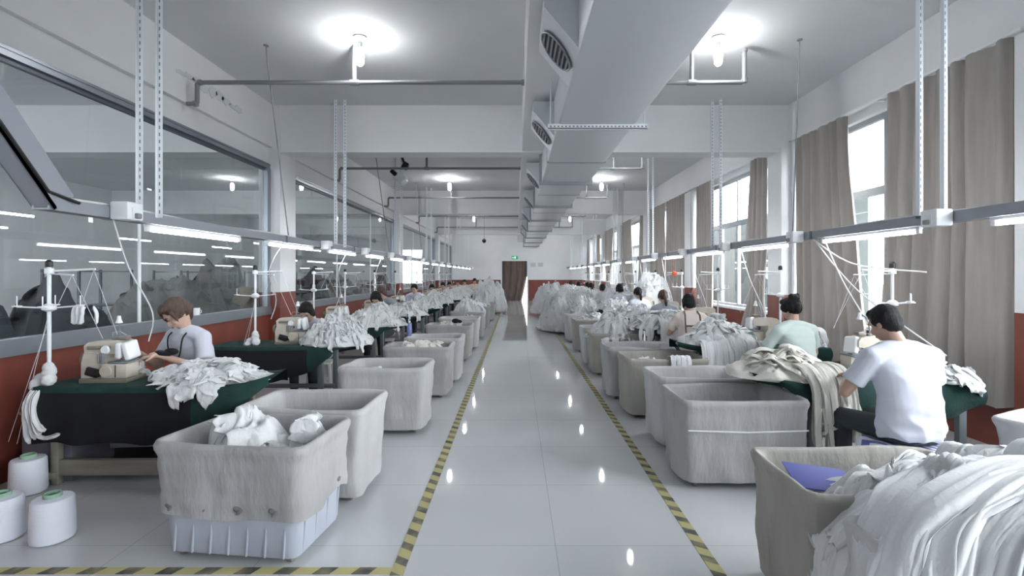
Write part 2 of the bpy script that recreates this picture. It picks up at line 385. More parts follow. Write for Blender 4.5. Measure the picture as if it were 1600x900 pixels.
# ceiling beams
for i, yb in enumerate((-.15, 7.86, 15.86, 23.86)):
    struct(MB().box(XO, XR+.2, yb, yb+.36, BZ, H+.02), 'beam', 'wall', 'white cross beam under the ceiling, %s from camera' % ORD(i), 'beam')
struct(MB().box(.1, .5, Y0, Y1, BZ+.02, H+.02), 'beam', 'wall', 'long white ceiling beam running above the duct', 'beam')
struct(MB().box(XR-.1, XR+.1, Y0, Y1, 3.72, H), 'beam', 'wall', 'long white beam above the right windows', 'beam')
struct(MB().box(8.0, 8.3, 11.6, 60, 0, 3.55), 'exterior_wall', 'outside', 'dark building wall seen outside the right windows', 'wall')
struct(MB().box(XR+.25, 60, -30, 90, -.3, -.15), 'ground', 'outside', 'ground outside the right windows', 'ground')
# peeling paint flakes on the left beam
pf = MB()
for k in range(9):
    yy = 5.68+k*.15; zz = 3.94-.004*k+R.uniform(-.03, .03); hh = R.uniform(.03, .08)
    poly = [(yy+.1*math.cos(a)*R.uniform(.7, 1.2), zz+hh*math.sin(a)*R.uniform(.6, 1.2)) for a in [j*PI/4 for j in range(8)]]
    pf.prism(poly, XL+.059, XL+.065, 'yz')
struct(pf, 'trim_1', mat('flaked_plaster', lin(206, 209, 212), .9), 'flaking grey paint patch on the left beam', 'paint patch')

# ------------------------------------------------------------------ duct
D = thing('air_duct', 'large pale sheet metal air duct running under the ceiling above the aisle', 'duct', (.81, 0, 3.1))
MB().rbox((0, 11.5, .22), (.78, 33, .44), .03).build('duct_body', 'duct', D)
for k, y in enumerate([1.6, 8.0, 10.8, 13.6, 16.9, 20, 23, 26]):
    mb = MB()
    for (x0, x1, z0, z1) in ((-.43, .43, -.045, 0), (-.43, -.39, 0, .44), (.39, .43, 0, .44)): mb.box(x0, x1, y-.03, y+.03, z0, z1)
    mb.build('flange', 'flange', D)
for y in [6.6, 9.3, 12.0, 15.2, 18.4, 21.5, 24.5]:
    MB().box(-.394, .394, y-.01, y+.01, -.008, .44).build('seam', 'flange', D)
for k, y in enumerate([3.65, 5.75, 8.7, 11.4, 14.4, 17.5, 20.6]):
    h = MB().prism([(-.38, .4), (-.62, .4), (-.62, .3), (-.385, .02)], y-.34, y+.34, 'xz').build('vent_hood', 'duct', D)
    # round louvred outlet lying in the sloping face
    cx, cz = -.5025, .16; nx, nzv = -.766, -.643
    mt = Matrix.Translation((cx+nx*.004, y, cz+nzv*.004)) @ Vector((nx, 0, nzv)).to_track_quat('Z', 'Y').to_matrix().to_4x4()
    g = MB().lathe([(.155, 0), (.155, .01)], n=28); g.v = [tuple(mt @ Vector(v)) for v in g.v]; g.build('grille_opening', 'dark_gap', h)
    g = MB()
    for j in range(24):
        a0, a1 = 2*PI*j/24, 2*PI*(j+1)/24
        g.tube([(.16*math.cos(a0), .16*math.sin(a0), .012), (.16*math.cos(a1), .16*math.sin(a1), .012)], .009, 5)
    for j in range(-3, 4):
        xx = j*.042; ww = math.sqrt(.155**2-xx*xx)
        g.rbox((0, xx, .016), (ww*2, .016, .01), .002, (.6, 0, 0), 1)
    g.v = [tuple(mt @ Vector(v)) for v in g.v]; g.build('grille', 'alu', h)
# perforated angle supporting the duct
for k, y in enumerate([4.95]):
    t = thing('duct_hanger', 'white perforated angle bar carrying the duct', 'hanger bar', (.82, y, 3.06))
    mb = MB().box(-.5, .5, -.03, .03, 0, .006).box(-.5, .5, -.03, -.024, 0, .045)
    mb.build('bar', 'post', t)
    mb = MB()
    for j in range(26): mb.box(-.48+j*.038, -.462+j*.038, -.032, -.0295, .012, .026)
    mb.build('slot_row', 'hole', t)
    MB().tube([(-.47, 0, 0), (-.47, 0, 1.22)], .006).tube([(.47, 0, 0), (.47, 0, 1.22)], .006).build('hanger_rod', 'post', t)

# ------------------------------------------------------------------ sprinkler pipes
for i, y in enumerate([5.8, 10.5, 14.5, 19.1, 23.5]):
    t = thing('ceiling_pipe', 'grey pipe run crossing under the ceiling, %s from camera' % ORD(i), 'pipe', (0, y, 3.86), 0, 'grey ceiling pipe runs')
    r = .026
    MB().tube([(-3.87, 0, -.25), (-3.77, 0, -.25), (-3.75, 0, -.23), (-3.75, 0, -.02), (-3.73, 0, 0), (2.66, 0, 0), (2.69, 0, .03), (2.69, 0, .38)], r, 10).build('pipe_run', 'pipe', t)
    for x in (-1.9, .12, 2.07):
        MB().tube([(x, 0, 0), (x, 0, .44)], r*.95, 10).tube([(x-.05, 0, 0), (x+.05, 0, 0)], r*1.35, 10).build('riser', 'pipe', t)
    for p, q in (((-3.75, 0, -.25), (-3.79, 0, -.25)), ((-3.73, 0, 0), (-3.7, 0, 0)), ((2.69, 0, .0), (2.69, 0, .05)), ((2.69, 0, .36), (2.69, 0, .40))):
        MB().tube([p, q], r*1.35, 10).build('pipe_fitting', 'pipe', t)
# ------------------------------------------------------------------ ceiling lamps
lamps = [(-1.77, 5.6), (2.3, 5.6), (2.3, 9.9), (-1.87, 13.9), (2.42, 13.9), (2.4, 18), (-1.87, 22), (2.42, 22), (-1.8, -2), (2.3, -3), (2.4, 28.3), (-8, 3.2), (-8, 9.9), (-8, 13.9), (-11, 5.6), (-8, 18), (-8, 22), (-11, 10), (2.4, 26), (-1.87, 26), (-1.87, 18), (-1.87, 28.3)]  # extra far-end and neighbouring-room bulbs are added to lift the brightness there
proto = thing('ceiling_lamp', '', 'lamp', (0, 0, 0))
MB().lathe([(.075, 4.3), (.08, 4.285), (.05, 4.25), (.035, 4.24)]).build('lamp_base', 'white_plastic', proto)
MB().lathe([(.028, 4.245), (.026, 4.19), (.03, 4.17)]).build('socket', 'white_plastic', proto)
MB().lathe([(.02, 4.175), (.042, 4.15), (.047, 4.08), (.04, 4.0), (.02, 3.975)]).build('bulb', 'bulb', proto)
for o in [proto]+list(proto.children): pass
for i, (x, y) in enumerate(lamps):
    side = 'left' if x < 0 else 'right'
    lab = ('glowing round-based bulb lamp on ceiling, %s side of duct, about %s metres from camera' % (side, (['five', 'five', 'ten', 'fourteen', 'fourteen', 'eighteen', 'twenty-two', 'twenty-two']+['']*20)[i])) if i < 8 else \
          ('glowing bulb lamp on ceiling behind the camera, %s' % ['left', 'right'][i-8] if i < 10 else 'added bulb lamp brightening the far end, just before the far wall, right side' if i == 10 else ('added bulb lamp brightening the neighbouring room, %s from camera' % ORD(i-11) if x < -3 else 'added bulb lamp brightening the far end of the room, %s' % ['right side', 'left side', 'left side but nearer', 'left side, last one'][i-18]))
    if i == 0: proto.location = (x, y, 0); proto['label'] = lab; proto['group'] = 'ceiling bulb lamps'
    else: dup(proto, (x, y, 0), 0, lab, 'ceiling bulb lamps')
# ------------------------------------------------------------------ light rails with tubes
def rail(name, x, y0, y1, side, bend):
    t = thing(name, 'long grey cable channel hanging above the %s row of work tables' % side, 'cable channel', (x, 0, 1.97))
    def prof(): return [(-.05, 0), (.05, 0), (.05, .075), (.04, .075), (.04, .01), (-.04, .01), (-.04, .075), (-.05, .075)]
    MB().prism(prof(), y0, y1, 'xz').build('channel', 'rail', t)
    mb = MB()
    y = y0+.5
    while y < y1: mb.box(-.054, .054, y-.02, y+.02, -.004, .08); y += 2.4
    mb.build('joint_clip', 'alu_dark', t)
    mb = MB().tube([(.015, y0+(y1-y0)*k/60, .078+.012*math.sin(k*1.3)) for k in range(61)], .009, 6)
    mb.build('cable', 'cord', t)
    if bend:
        a = MB(); p0 = (y0+.02, 0); p1 = (y0-1.9, 2.33)
        a.box(0, 0, 0, 0, 0, 0) if 0 else None
        dx, dz = p1[0]-p0[0], p1[1]-p0[1]; l = math.hypot(dx, dz); n = (-dz/l*.08, dx/l*.08)
        for xa, xb, th in ((-.06, .06, .16), (-.06, -.05, 1), (.05, .06, 1)):
            s = 2 if th == 1 else .3
            a.prism([p0, p1, (p1[0]-n[0]*s, p1[1]-n[1]*s), (p0[0]-n[0]*s, p0[1]-n[1]*s)], xa, xb, 'yz')
        a.build('rising_channel', 'rail', t)
        MB().tube([(.07, p0[0]+.15, .06), (.07, p0[0]-.05, .1), (.07, p1[0], p1[1])], .01, 6).build('black_cable', 'black', t)
    return t
LX, RX, RH = -2.7, 3.1, 1.97
rail('light_rail', LX, 2.8, 29.4, 'left', True); rail('light_rail', RX, -5, 29.6, 'right', False)
def tube_proto():
    t = thing('tube_light', '', 'tube light')
    MB().rbox((0, .6, -.010), (.034, 1.22, .022), .004).build('housing', 'white_metal', t)
    MB().tube([(0, .03, -.04), (0, 1.17, -.04)], .014, 12).build('glowing_tube', 'tube', t)
    for y in (.01, 1.19): MB().rbox((0, y, -.036), (.03, .035, .04), .006).build('end_cap', 'white_plastic', t)
    return t
tp = tube_proto()
jb = thing('socket_box', '', 'socket box')
MB().rbox((0, 0, 0), (.12, .14, .12), .012).build('box', 'white_plastic', jb)
MB().rbox((.062, 0, -.01), (.01, .07, .07), .003).build('socket_plate', 'white_metal', jb)
MB().rbox((.075, 0, -.03), (.03, .04, .035), .008).build('plug', 'pipe', jb)
k = 0
ft = fb = True
for side, X, starts in (('left', LX, [3.6+1.74*i for i in range(15)]), ('right', RX, [2.0-1.78*3+1.78*i for i in range(18)])):
    for i, y in enumerate(starts):
        if y > 28.3: continue
        lab = 'glowing tube light under the %s rail, %s from its camera end' % (side, ORD(i))
        if ft: tp.location = (X, y, RH); tp['label'] = lab; tp['group'] = 'tube lights on the left rail'; ft = False
        else: dup(tp, (X, y, RH), 0, lab, 'tube lights on the %s rail' % side)
        sx = 1 if side == 'left' else -1
        lab = 'white socket box on the %s rail, %s from its camera end' % (side, ORD(i))
        loc = (X+sx*.112, y-.28 if side == 'right' else y+1.4, RH+.03)
        if side == 'left' and i == 0: loc = (X+.112, 3.28, RH+.05)
        rz = 0 if side == 'left' else PI
        if fb: jb.location = loc; jb['label'] = lab; jb['group'] = 'socket boxes on the left rail'; fb = False
        else: dup(jb, loc, rz, lab, 'socket boxes on the %s rail' % side)
# neighbouring room tubes
for i, (x, y) in enumerate([(-8, 3), (-8, 7), (-8, 11), (-8, 15), (-8, 19), (-8, 23), (-10.5, 5), (-10.5, 9), (-10.5, 13), (-10.5, 17)]):
    dup(tp, (x, y, 2.6), 0, 'tube light hanging in the neighbouring room behind glass, %s from camera' % ORD(i), 'tube lights in the neighbouring room')
# slotted posts carrying the rails
pp = thing('slotted_post', '', 'post')
MB().box(-.02, .02, -.002, .002, 0, 2.28).box(-.02, -.016, -.02, .02, 0, 2.28).build('angle_bar', 'post', pp)
mb = MB()
for j in range(44): mb.box(-.004, .004, -.0035, -.0022, .03+j*.052, .055+j*.052)
mb.build('slot_row', 'hole', pp)
first = True
for side, X in (('left', LX), ('right', RX)):
    for i, y in enumerate([3.6, 7.55, 11.3, 15.3, 19.3, 23.3, 27.3]):
        for j in (0, 1):
            xx = X+(.05 if j == 0 else -.03); yy = y+(.02 if j == 0 else .14 if side == 'right' else -.18)
            if side == 'left': yy = y+.04; xx = X+(.07 if j == 0 else -.075)
            lab = 'white slotted steel post holding the %s rail, %s post of the %s pair from camera' % (side, ['thicker', 'thinner'][j], ORD(i))
            if first: pp.location = (xx, yy, RH+.05); pp['label'] = lab; pp['group'] = 'slotted posts of the left rail'; first = False
            else: dup(pp, (xx, yy, RH+.05), 0, lab, 'slotted posts of the %s rail' % side)
# thin rods
for i, (x0, y0, x1, y1, z1) in enumerate([(-2.94, 5.8, -2.72, 5.9, 2.04), (-3.1, 10.9, -2.72, 10.6, 2.04), (-2.95, 14.5, -2.72, 14.3, 2.04), (3.26, 5.66, 3.2, 5.7, 2.04), (3.2, 14.6, 3.1, 14.5, 2.04)]):
    MBt = MB().tube([(x0, y0, H), (x0, y0, H-.05), (x1, y1, z1)], .008, 6)
    MBt.lathe([(.03, H-.01), (.03, H)], (x0, y0, 0), 10)
    tag(MBt.build('hanging_rod', 'pipe'), 'thin steel rod from ceiling to the %s rail, %s from camera' % ('left' if x0 < 0 else 'right', ORD(i if x0 < 0 else i-3)), 'rod', 'thin rods to the rails')
# white conduit pipe in the corner beside right pillar
tag(MB().tube([(4.37, 7.72, .0), (4.37, 7.72, H)], .04, 12).tube([(4.37, 7.72, 2.9), (4.37, 7.72, 2.98)], .048, 12).build('drain_pipe', 'white_plastic'), 'white vertical drain pipe in the corner beside the first right pillar', 'pipe')
# surveillance device on ceiling
t = thing('ceiling_camera', 'white and black camera on a bracket hanging under the ceiling', 'camera', (-2.55, 10.9, 0))
MB().lathe([(.07, 4.3), (.07, 4.28), (.03, 4.26)]).tube([(0, 0, 4.28), (.07, 0, 4.1)], .02).build('bracket', 'black', t)
MB().rbox((.08, 0, 4.08), (.1, .1, .12), .02, (0, .5, 0)).build('joint', 'black', t)
MB().tube([(.03, 0, 4.12), (.0, 0, 3.95)], .02).build('arm', 'white_plastic', t)
MB().rbox((-.01, 0, 3.88), (.24, .2, .14), .05, (0, .75, 0), 4).build('housing', 'white_plastic', t)
MB().rbox((-.09, -.06, 3.95), (.12, .12, .07), .02, (0, .75, 0), 3).build('lens_hood', 'black', t)
t.scale = (1.35,)*3; t.location.z = 4.3*(1-1.35)
t = thing('pendant_sensor', 'small black device hanging on a wire near the far wall', 'sensor', (-1.45, 22.5, 0))
MB().tube([(0, 0, 4.3), (0, 0, 3.2)], .006).build('wire', 'black', t); MB().lathe([(.03, 3.24), (.09, 3.17), (.09, 3.1), (.03, 3.04)]).build('body', 'black', t)

# exit sign, notices, door curtain
t = thing('exit_sign', 'small green lit exit sign with running figure above the far doorway', 'sign', (-.06, Y1-.03, 2.63))
MB().rbox((0, 0, 0), (.38, .03, .2), .008).build('sign_plate', 'exit', t)
mb = MB(); mb.ell((.02, -.018, .055), (.018, .004, .018), n=10, m=6)
for a, b in (((.02, .035), (0, -.01)), ((0, -.01), (-.05, -.035)), ((0, -.01), (.035, -.03)), ((.035, -.03), (.03, -.075)), ((.015, .03), (.055, .01)), ((.015, .03), (-.03, .015))):
    mb.tube([(a[0], -.018, a[1]), (b[0], -.018, b[1])], .008, 6)
mb.tube([(-.07, -.018, 0), (-.14, -.018, 0)], .008, 6).tube([(-.14, -.018, 0), (-.11, -.018, .03)], .007, 6).tube([(-.14, -.018, 0), (-.11, -.018, -.03)], .007, 6)
mb.build('running_figure', 'exit_fig', t)
for i, (x, z, w, h) in enumerate([(1.05, 2.2, .34, .26), (1.5, 2.2, .34, .26)]):
    t = thing('wall_notice', 'pale notice sheet on the far wall, %s to the door' % ['nearer', 'farther'][i], 'notice', (x, Y1-.02, z))
    MB().box(-w/2, w/2, -.006, .006, -h/2, h/2).build('sheet', 'paper', t)
    mb = MB()
    for j in range(4): mb.box(-w*.38, w*.38, -.009, -.006, -h*.3+j*.045, -h*.3+j*.045+.012)
    mb.build('print', 'paper_ink', t)

def curtain_mesh(y0, y1, zt, zb, X, folds, amp, seed, by0=None, by1=None, pinch=None, nu=None):
    by0 = y0 if by0 is None else by0; by1 = y1 if by1 is None else by1
    nu = nu or max(30, int(folds*10)); mb = MB()
    def P(u, v):
        a = y0+(y1-y0)*u; b = by0+(by1-by0)*u
        s = v**1.3; yy = a+(b-a)*s
        if pinch:
            pc, pz, pw = pinch
            zz_ = zt+(zb-zt)*v; g = math.exp(-((zz_-pz)/.5)**2)*pw; yy += (pc-yy)*g
        ph = folds*2*PI*u+1.6*nz(u*folds*.7, seed, .3*v)*2
        A = amp*(.75+.5*nz(u*4, seed+5, v))*(.7+.3*v)
        x = X+A*math.sin(ph)+.02*nz(u*3, v*3, seed)
        zz = zt+(zb-zt)*v - (.012*math.cos(ph) if v < .02 else 0)+(.03*math.sin(ph*.5+seed) if v > .99 else 0)
        return (x, yy+.02*math.cos(ph)*v, zz)
    mb.grid(P, nu, 22)
    n = len(mb.v); d = .004                      # cloth thickness
    mb.v += [(x+d, y, z) for x, y, z in mb.v]
    mb.f += [tuple(i+n for i in f[::-1]) for f in mb.f]
    return mb
def curtain(lab, *a, **k):
    return tag(curtain_mesh(*a, **k).build('window_curtain', 'curtain', ang=None, fix=False), lab, 'curtain', 'curtains on the right windows')
CX = 4.32
t_ = 'taupe window curtain, '
curtain(t_+'widest one behind the man in white', 4.28, 5.72, 3.68, .42, CX, 7, .07, 1, 4.25, 5.85)
curtain(t_+'between the drain pipe and the bright window slit', 6.42, 7.62, 3.68, .45, CX, 6, .065, 2, 6.02, 7.58)
curtain(t_+'narrow bunch at near side of the second visible window', 8.5, 9.05, 3.68, .6, CX, 4, .05, 3, 8.5, 9.5, (8.75, 1.3, .45))
curtain(t_+'bright bunch at far side of the second visible window', 10.8, 11.75, 3.68, .6, CX, 6, .05, 4)
curtain(t_+'near half of the nearly closed third window', 12.4, 14.1, 3.68, .6, CX, 8, .05, 5)
curtain(t_+'far half of the nearly closed third window', 14.25, 15.8, 3.68, .6, CX, 8, .05, 6)
curtain(t_+'far side of the fourth visible window', 18.55, 19.8, 3.68, .6, CX, 6, .06, 7, 18.1, 19.8)
curtain(t_+'near side of the fourth visible window', 16.4, 17.1, 3.68, .6, CX, 4, .06, 8, 16.4, 17.5)
curtain(t_+'pulled aside at the fifth visible window', 21.9, 23.8, 3.68, .6, CX, 7, .06, 9, 22.5, 23.8, (22.9, 1.6, .4))
curtain(t_+'far side of the sixth visible window', 25.4, 26.6, 3.68, .6, CX, 6, .06, 10)
curtain(t_+'the one closest to the far wall', 28.4, 29.6, 3.68, .6, CX, 6, .06, 11)
for i, (a, b) in enumerate([(4.2, 7.7), (8.4, 11.8), (12.35, 15.85), (16.35, 19.85), (20.35, 23.85), (24.35, 27.8), (28.3, 29.9)]):
    t = thing('curtain_track', 'white curtain track above the %s visible right window' % ORD(i), 'curtain track', (CX, 0, 3.7), 0, 'curtain tracks')
    MB().rbox((0, (a+b)/2, 0), (.035, b-a, .03), .005).build('track', 'white_plastic', t)
    for y in (a+.1, (a+b)/2, b-.1): MB().box(0, .14, y-.015, y+.015, -.01, .01).build('bracket', 'white_plastic', t)
mb = MB()
def P(u, v):
    x = -.85+1.54*u; ph = u*26+2*nz(u*5, 3.3, v)
    pull = max(0, (v-.35)/.65)**1.2*.32*u
    return (x-pull, Y1+.06+.035*math.sin(ph), 2.44-2.442*v)
mb.grid(P, 90, 20); n = len(mb.v); mb.v += [(x, y+.004, z) for x, y, z in mb.v]; mb.f += [tuple(i+n for i in f[::-1]) for f in mb.f]
tag(mb.build('door_curtain', 'curtain_dark', ang=None, fix=False), 'dark brown curtain hanging in the far doorway with bright gap at its side', 'curtain')

# ------------------------------------------------------------------ floor tapes
TW = .035
def tape(name, x0, x1, y0, y1, m, lab):
    o = MB().box(x0, x1, y0, y1, 0, .0025).build(name, m); return tag(o, lab, 'floor tape', 'hazard tapes on the floor')
tape('floor_tape', -.672, -.602, 2.62, 28, 'tape_y', 'black and yellow hazard tape along the left edge of the aisle')
tape('floor_tape', 1.05, 1.12, -2, 28, 'tape_y', 'black and yellow hazard tape along the right edge of the aisle')
tape('floor_tape', -3.8, -.672, 2.63, 2.69, 'tape_x', 'black and yellow hazard tape running across in front of the left thread cones and tub')

# ------------------------------------------------------------------ garment heaps
def ribbon(mb, path, w, th, seed, taper=True, n=12, pleat=3, k=4):
    """a limp garment lying along a path: flat folded section with pleats, blunt ends"""
    P = catmull(path, k); m = len(P); vs = []
    side0 = None
    for i, p in enumerate(P):
        a = P[max(i-1, 0)]; b = P[min(i+1, m-1)]; t = (b-a)
        t = t.normalized() if t.length > 1e-6 else Vector((0, 0, -1))
        u = i/(m-1); ref = Vector((0, 0, 1)) if abs(t.z) < .85 else (side0.cross(t) if side0 else Vector((1, 0, 0)))
        s = t.cross(ref)
        if s.length < 1e-4: s = t.orthogonal()
        s.normalize()
        if side0 and s.dot(side0) < 0: s = -s
        if side0: s = (s*.5+side0*.5).normalized()
        side0 = s; nn = s.cross(t).normalized()
        e = min(1, 7*u+.12)*min(1, 6*(1-u)+.3) if taper else 1
        ww = w*e*(.85+.4*nz(u*4, seed, 1)); tt = th*(.35+.65*e)
        for j in range(n):
            an = 2*PI*j/n; c, sn = math.cos(an), math.sin(an)
            q = c*w*.5
            rip = tt*1.1*(nz(c*pleat, seed*1.7, u*1.3)*1.6)+tt*.5*math.sin(c*pleat*2.2+seed)
            vs.append(p+s*(c*ww*.5+.15*w*nz(u*5, seed, 4))+nn*(sn*tt*.55+rip)+t*(.18*w*nz(c*2, seed, 7) if i in (0, m-1) else 0))
    fs = [(i*n+k_, i*n+(k_+1) % n, (i+1)*n+(k_+1) % n, (i+1)*n+k_) for i in range(m-1) for k_ in range(n)]
    fs += [tuple(range(n))[::-1], tuple((m-1)*n+k_ for k_ in range(n))]
    mb.add(vs, fs)
def heap_mb(rx, ry, h, seed, nrib=50, res=(26, 90), rw=.1, hang=0, hang_dir=None, rough=.05, ln=.5, p=2.2, sweep=None, fine=1., rn=12, rk=4, pleat=3):
    """crumpled mound: folded base surface plus garments lying over it"""
    rr = random.Random(seed); mb = MB(); nr, nt = res; sc_ = .45/max(rx, ry)
    def top(r, a):
        e = 1+.16*nz(math.cos(a)*1.3, math.sin(a)*1.3, seed)
        q = min(r/e, 1.)
        return h*(1-q**p)*(1+.45*nz(r*2*math.cos(a), r*2*math.sin(a), seed+9))
    def P(r, a, off=0.):
        x, y = r*math.cos(a), r*math.sin(a); X, Y = x*rx*2.2, y*ry*2.2
        wx = X+.3*nz(X*2.5, Y*2.5, seed); wy = Y+.3*nz(X*2.5, Y*2.5, seed+3)
        f1 = 1-abs(nz(wx*3.2, wy*3.2, seed))*3; f2 = abs(nz(wx*7*fine, wy*7*fine, seed+2))*3-.6
        f3 = 1-abs(nz(wx*16*fine, wy*16*fine, seed+4))*3
        d = rough*(f1*.5+f2*.5+f3*.22)*min(1, (1.05-r)*5+.15)
        z = max(0, top(r, a)+d)+off; g = rough*1.2*max(0, r-.45)*(1-abs(nz(X*3.5, Y*3.5, z*6+seed))*3.2+.5*nz(X*11, Y*11, z*13)) if p > 3.5 else 0
        return Vector(((rx+g)*x*(1+.16*nz(x*3, y*3, seed+7)), (ry+g)*y*(1+.16*nz(y*3, x*3, seed+8)), z))
    vs = [P(0, 0)]+[P((r/nr)**.8, 2*PI*k/nt) for r in range(1, nr+1) for k in range(nt)]
    fs = [(0, 1+k, 1+(k+1) % nt) for k in range(nt)]
    fs += [(1+(r-1)*nt+k, 1+r*nt+k, 1+r*nt+(k+1) % nt, 1+(r-1)*nt+(k+1) % nt) for r in range(1, nr) for k in range(nt)]
    base = [(v[0]*.96, v[1]*.96, -.0) for v in vs[-nt:]]; n0 = len(vs); vs += base
    fs += [(n0-nt+k, n0+k, n0+(k+1) % nt, n0-nt+(k+1) % nt) for k in range(nt)]+[tuple(n0+k for k in range(nt))[::-1]]
    mb.add(vs, fs)
    for i in range(nrib):
        th = rr.uniform(.006, .013)
        if sweep is not None:                      # long garments all swept one way
            L = rr.uniform(.6, 1.2)*ln
            a0 = rr.uniform(0, 2*PI); q = Vector((math.cos(a0), math.sin(a0)))*rr.uniform(0, .8)
            sw = sweep+rr.uniform(-.3, .3); dirv = Vector((math.cos(sw), math.sin(sw))); bend = rr.uniform(-.2, .2)
            pts = []
            for j in range(6):
                t = j/5*L; c = q+dirv*t+Vector((-dirv.y, dirv.x))*bend*(t/L)**2
                r = c.length; an = math.atan2(c.y, c.x)
                pt = P(min(r, 1), an, .012)
                if r > 1: pt = Vector((rx*math.cos(an)*1.03, ry*math.sin(an)*1.03, -(r-1)*max(rx, ry)*.9))
                pts.append(pt)
            ribbon(mb, pts, rw*rr.uniform(.6, 1.5), th*1.3, i+seed, n=rn, k=rk, pleat=pleat)
            continue
        # short limp pieces in every direction, bent across the mound
        a0 = rr.uniform(0, 2*PI); q = Vector((math.cos(a0), math.sin(a0)))*rr.uniform(0, .92)**.7
        out = a0+rr.choice((0, 0, 1.2, -1.2, 2.4))*rr.uniform(.4, 1); dirv = Vector((math.cos(out), math.sin(out)))
        L = rr.uniform(.5, 1.2)*ln; bend = rr.uniform(-.5, .5)*L; pts = []
        for j in range(5):
            t = j/4*L; c = q+dirv*t+Vector((-dirv.y, dirv.x))*bend*math.sin(t/L*2.4)
            r = c.length; an = math.atan2(c.y, c.x)
            if r <= 1: pts.append(P(r, an, .008+.03*math.sin(j/4*PI)*rr.random()))
            else: pts.append(Vector((rx*math.cos(an)*1.02, ry*math.sin(an)*1.0, (.03-(r-.98)*.5*max(rx, ry)) if hang else .01)))
        ribbon(mb, pts, rw*rr.uniform(.6, 1.5), th, i+seed, n=rn, k=rk, pleat=pleat)
    if hang and hang_dir is not None:
        for i in range(int(hang*40)):
            an = hang_dir+rr.uniform(-.6, .6); l = hang*rr.uniform(.3, 1.05)
            e = P(.97, an); e2 = Vector((rx*1.04*math.cos(an), ry*1.07*math.sin(an), .01))
            dn = e2+Vector((math.cos(an)*.01, math.sin(an)*.02, -l*.5)); dn2 = e2+Vector((rr.uniform(-.03, .03), math.sin(an)*.01, -l))
            ribbon(mb, [P(.4, an), P(.75, an, .02), e+Vector((0, 0, .02)), e2, dn, dn2], rw*rr.uniform(.8, 1.4), rr.uniform(.006, .011), i*1.7+seed, n=rn)
    return mb
def heap(loc, rz, lab, m='garment', name='garment_heap', group='heaps of white garments', **k):
    o = heap_mb(**k).build(name, m, ang=None, fix=False); o.location = loc; o.rotation_euler = (0, 0, rz)
    return tag(o, lab, 'garment heap', group, 'stuff')

# ------------------------------------------------------------------ tubs on casters
def rr_loop(w, d, r, z, N=72, f=None):
    """rounded rectangle with N even points"""
    pts = []; hw, hd = w/2-r, d/2-r
    segs = []
    for (cx, cy, a0) in ((hw, hd, 0), (-hw, hd, PI/2), (-hw, -hd, PI), (hw, -hd, 3*PI/2)):
        for j in range(7): a = a0+PI/2*j/6; segs.append((cx+r*math.cos(a), cy+r*math.sin(a)))
    segs.append(segs[0]); Ls = [0]
    for p, q in zip(segs[:-1], segs[1:]): Ls.append(Ls[-1]+math.hypot(q[0]-p[0], q[1]-p[1]))
    T = Ls[-1]; j = 0
    for i in range(N):
        s = T*i/N
        while Ls[j+1] < s: j += 1
        t = (s-Ls[j])/max(1e-9, Ls[j+1]-Ls[j]); pts.append((segs[j][0]+(segs[j+1][0]-segs[j][0])*t, segs[j][1]+(segs[j+1][1]-segs[j][1])*t))
    return [(x, y, z) for x, y in pts]
def loft(mb, loops, cap0=False, cap1=False):
    N = len(loops[0]); vs = [p for l in loops for p in l]
    fs = [(i*N+k, i*N+(k+1) % N, (i+1)*N+(k+1) % N, (i+1)*N+k) for i in range(len(loops)-1) for k in range(N)]
    if cap0: fs.append(tuple(range(N))[::-1])
    if cap1: fs.append(tuple((len(loops)-1)*N+k for k in range(N)))
    mb.add(vs, fs)
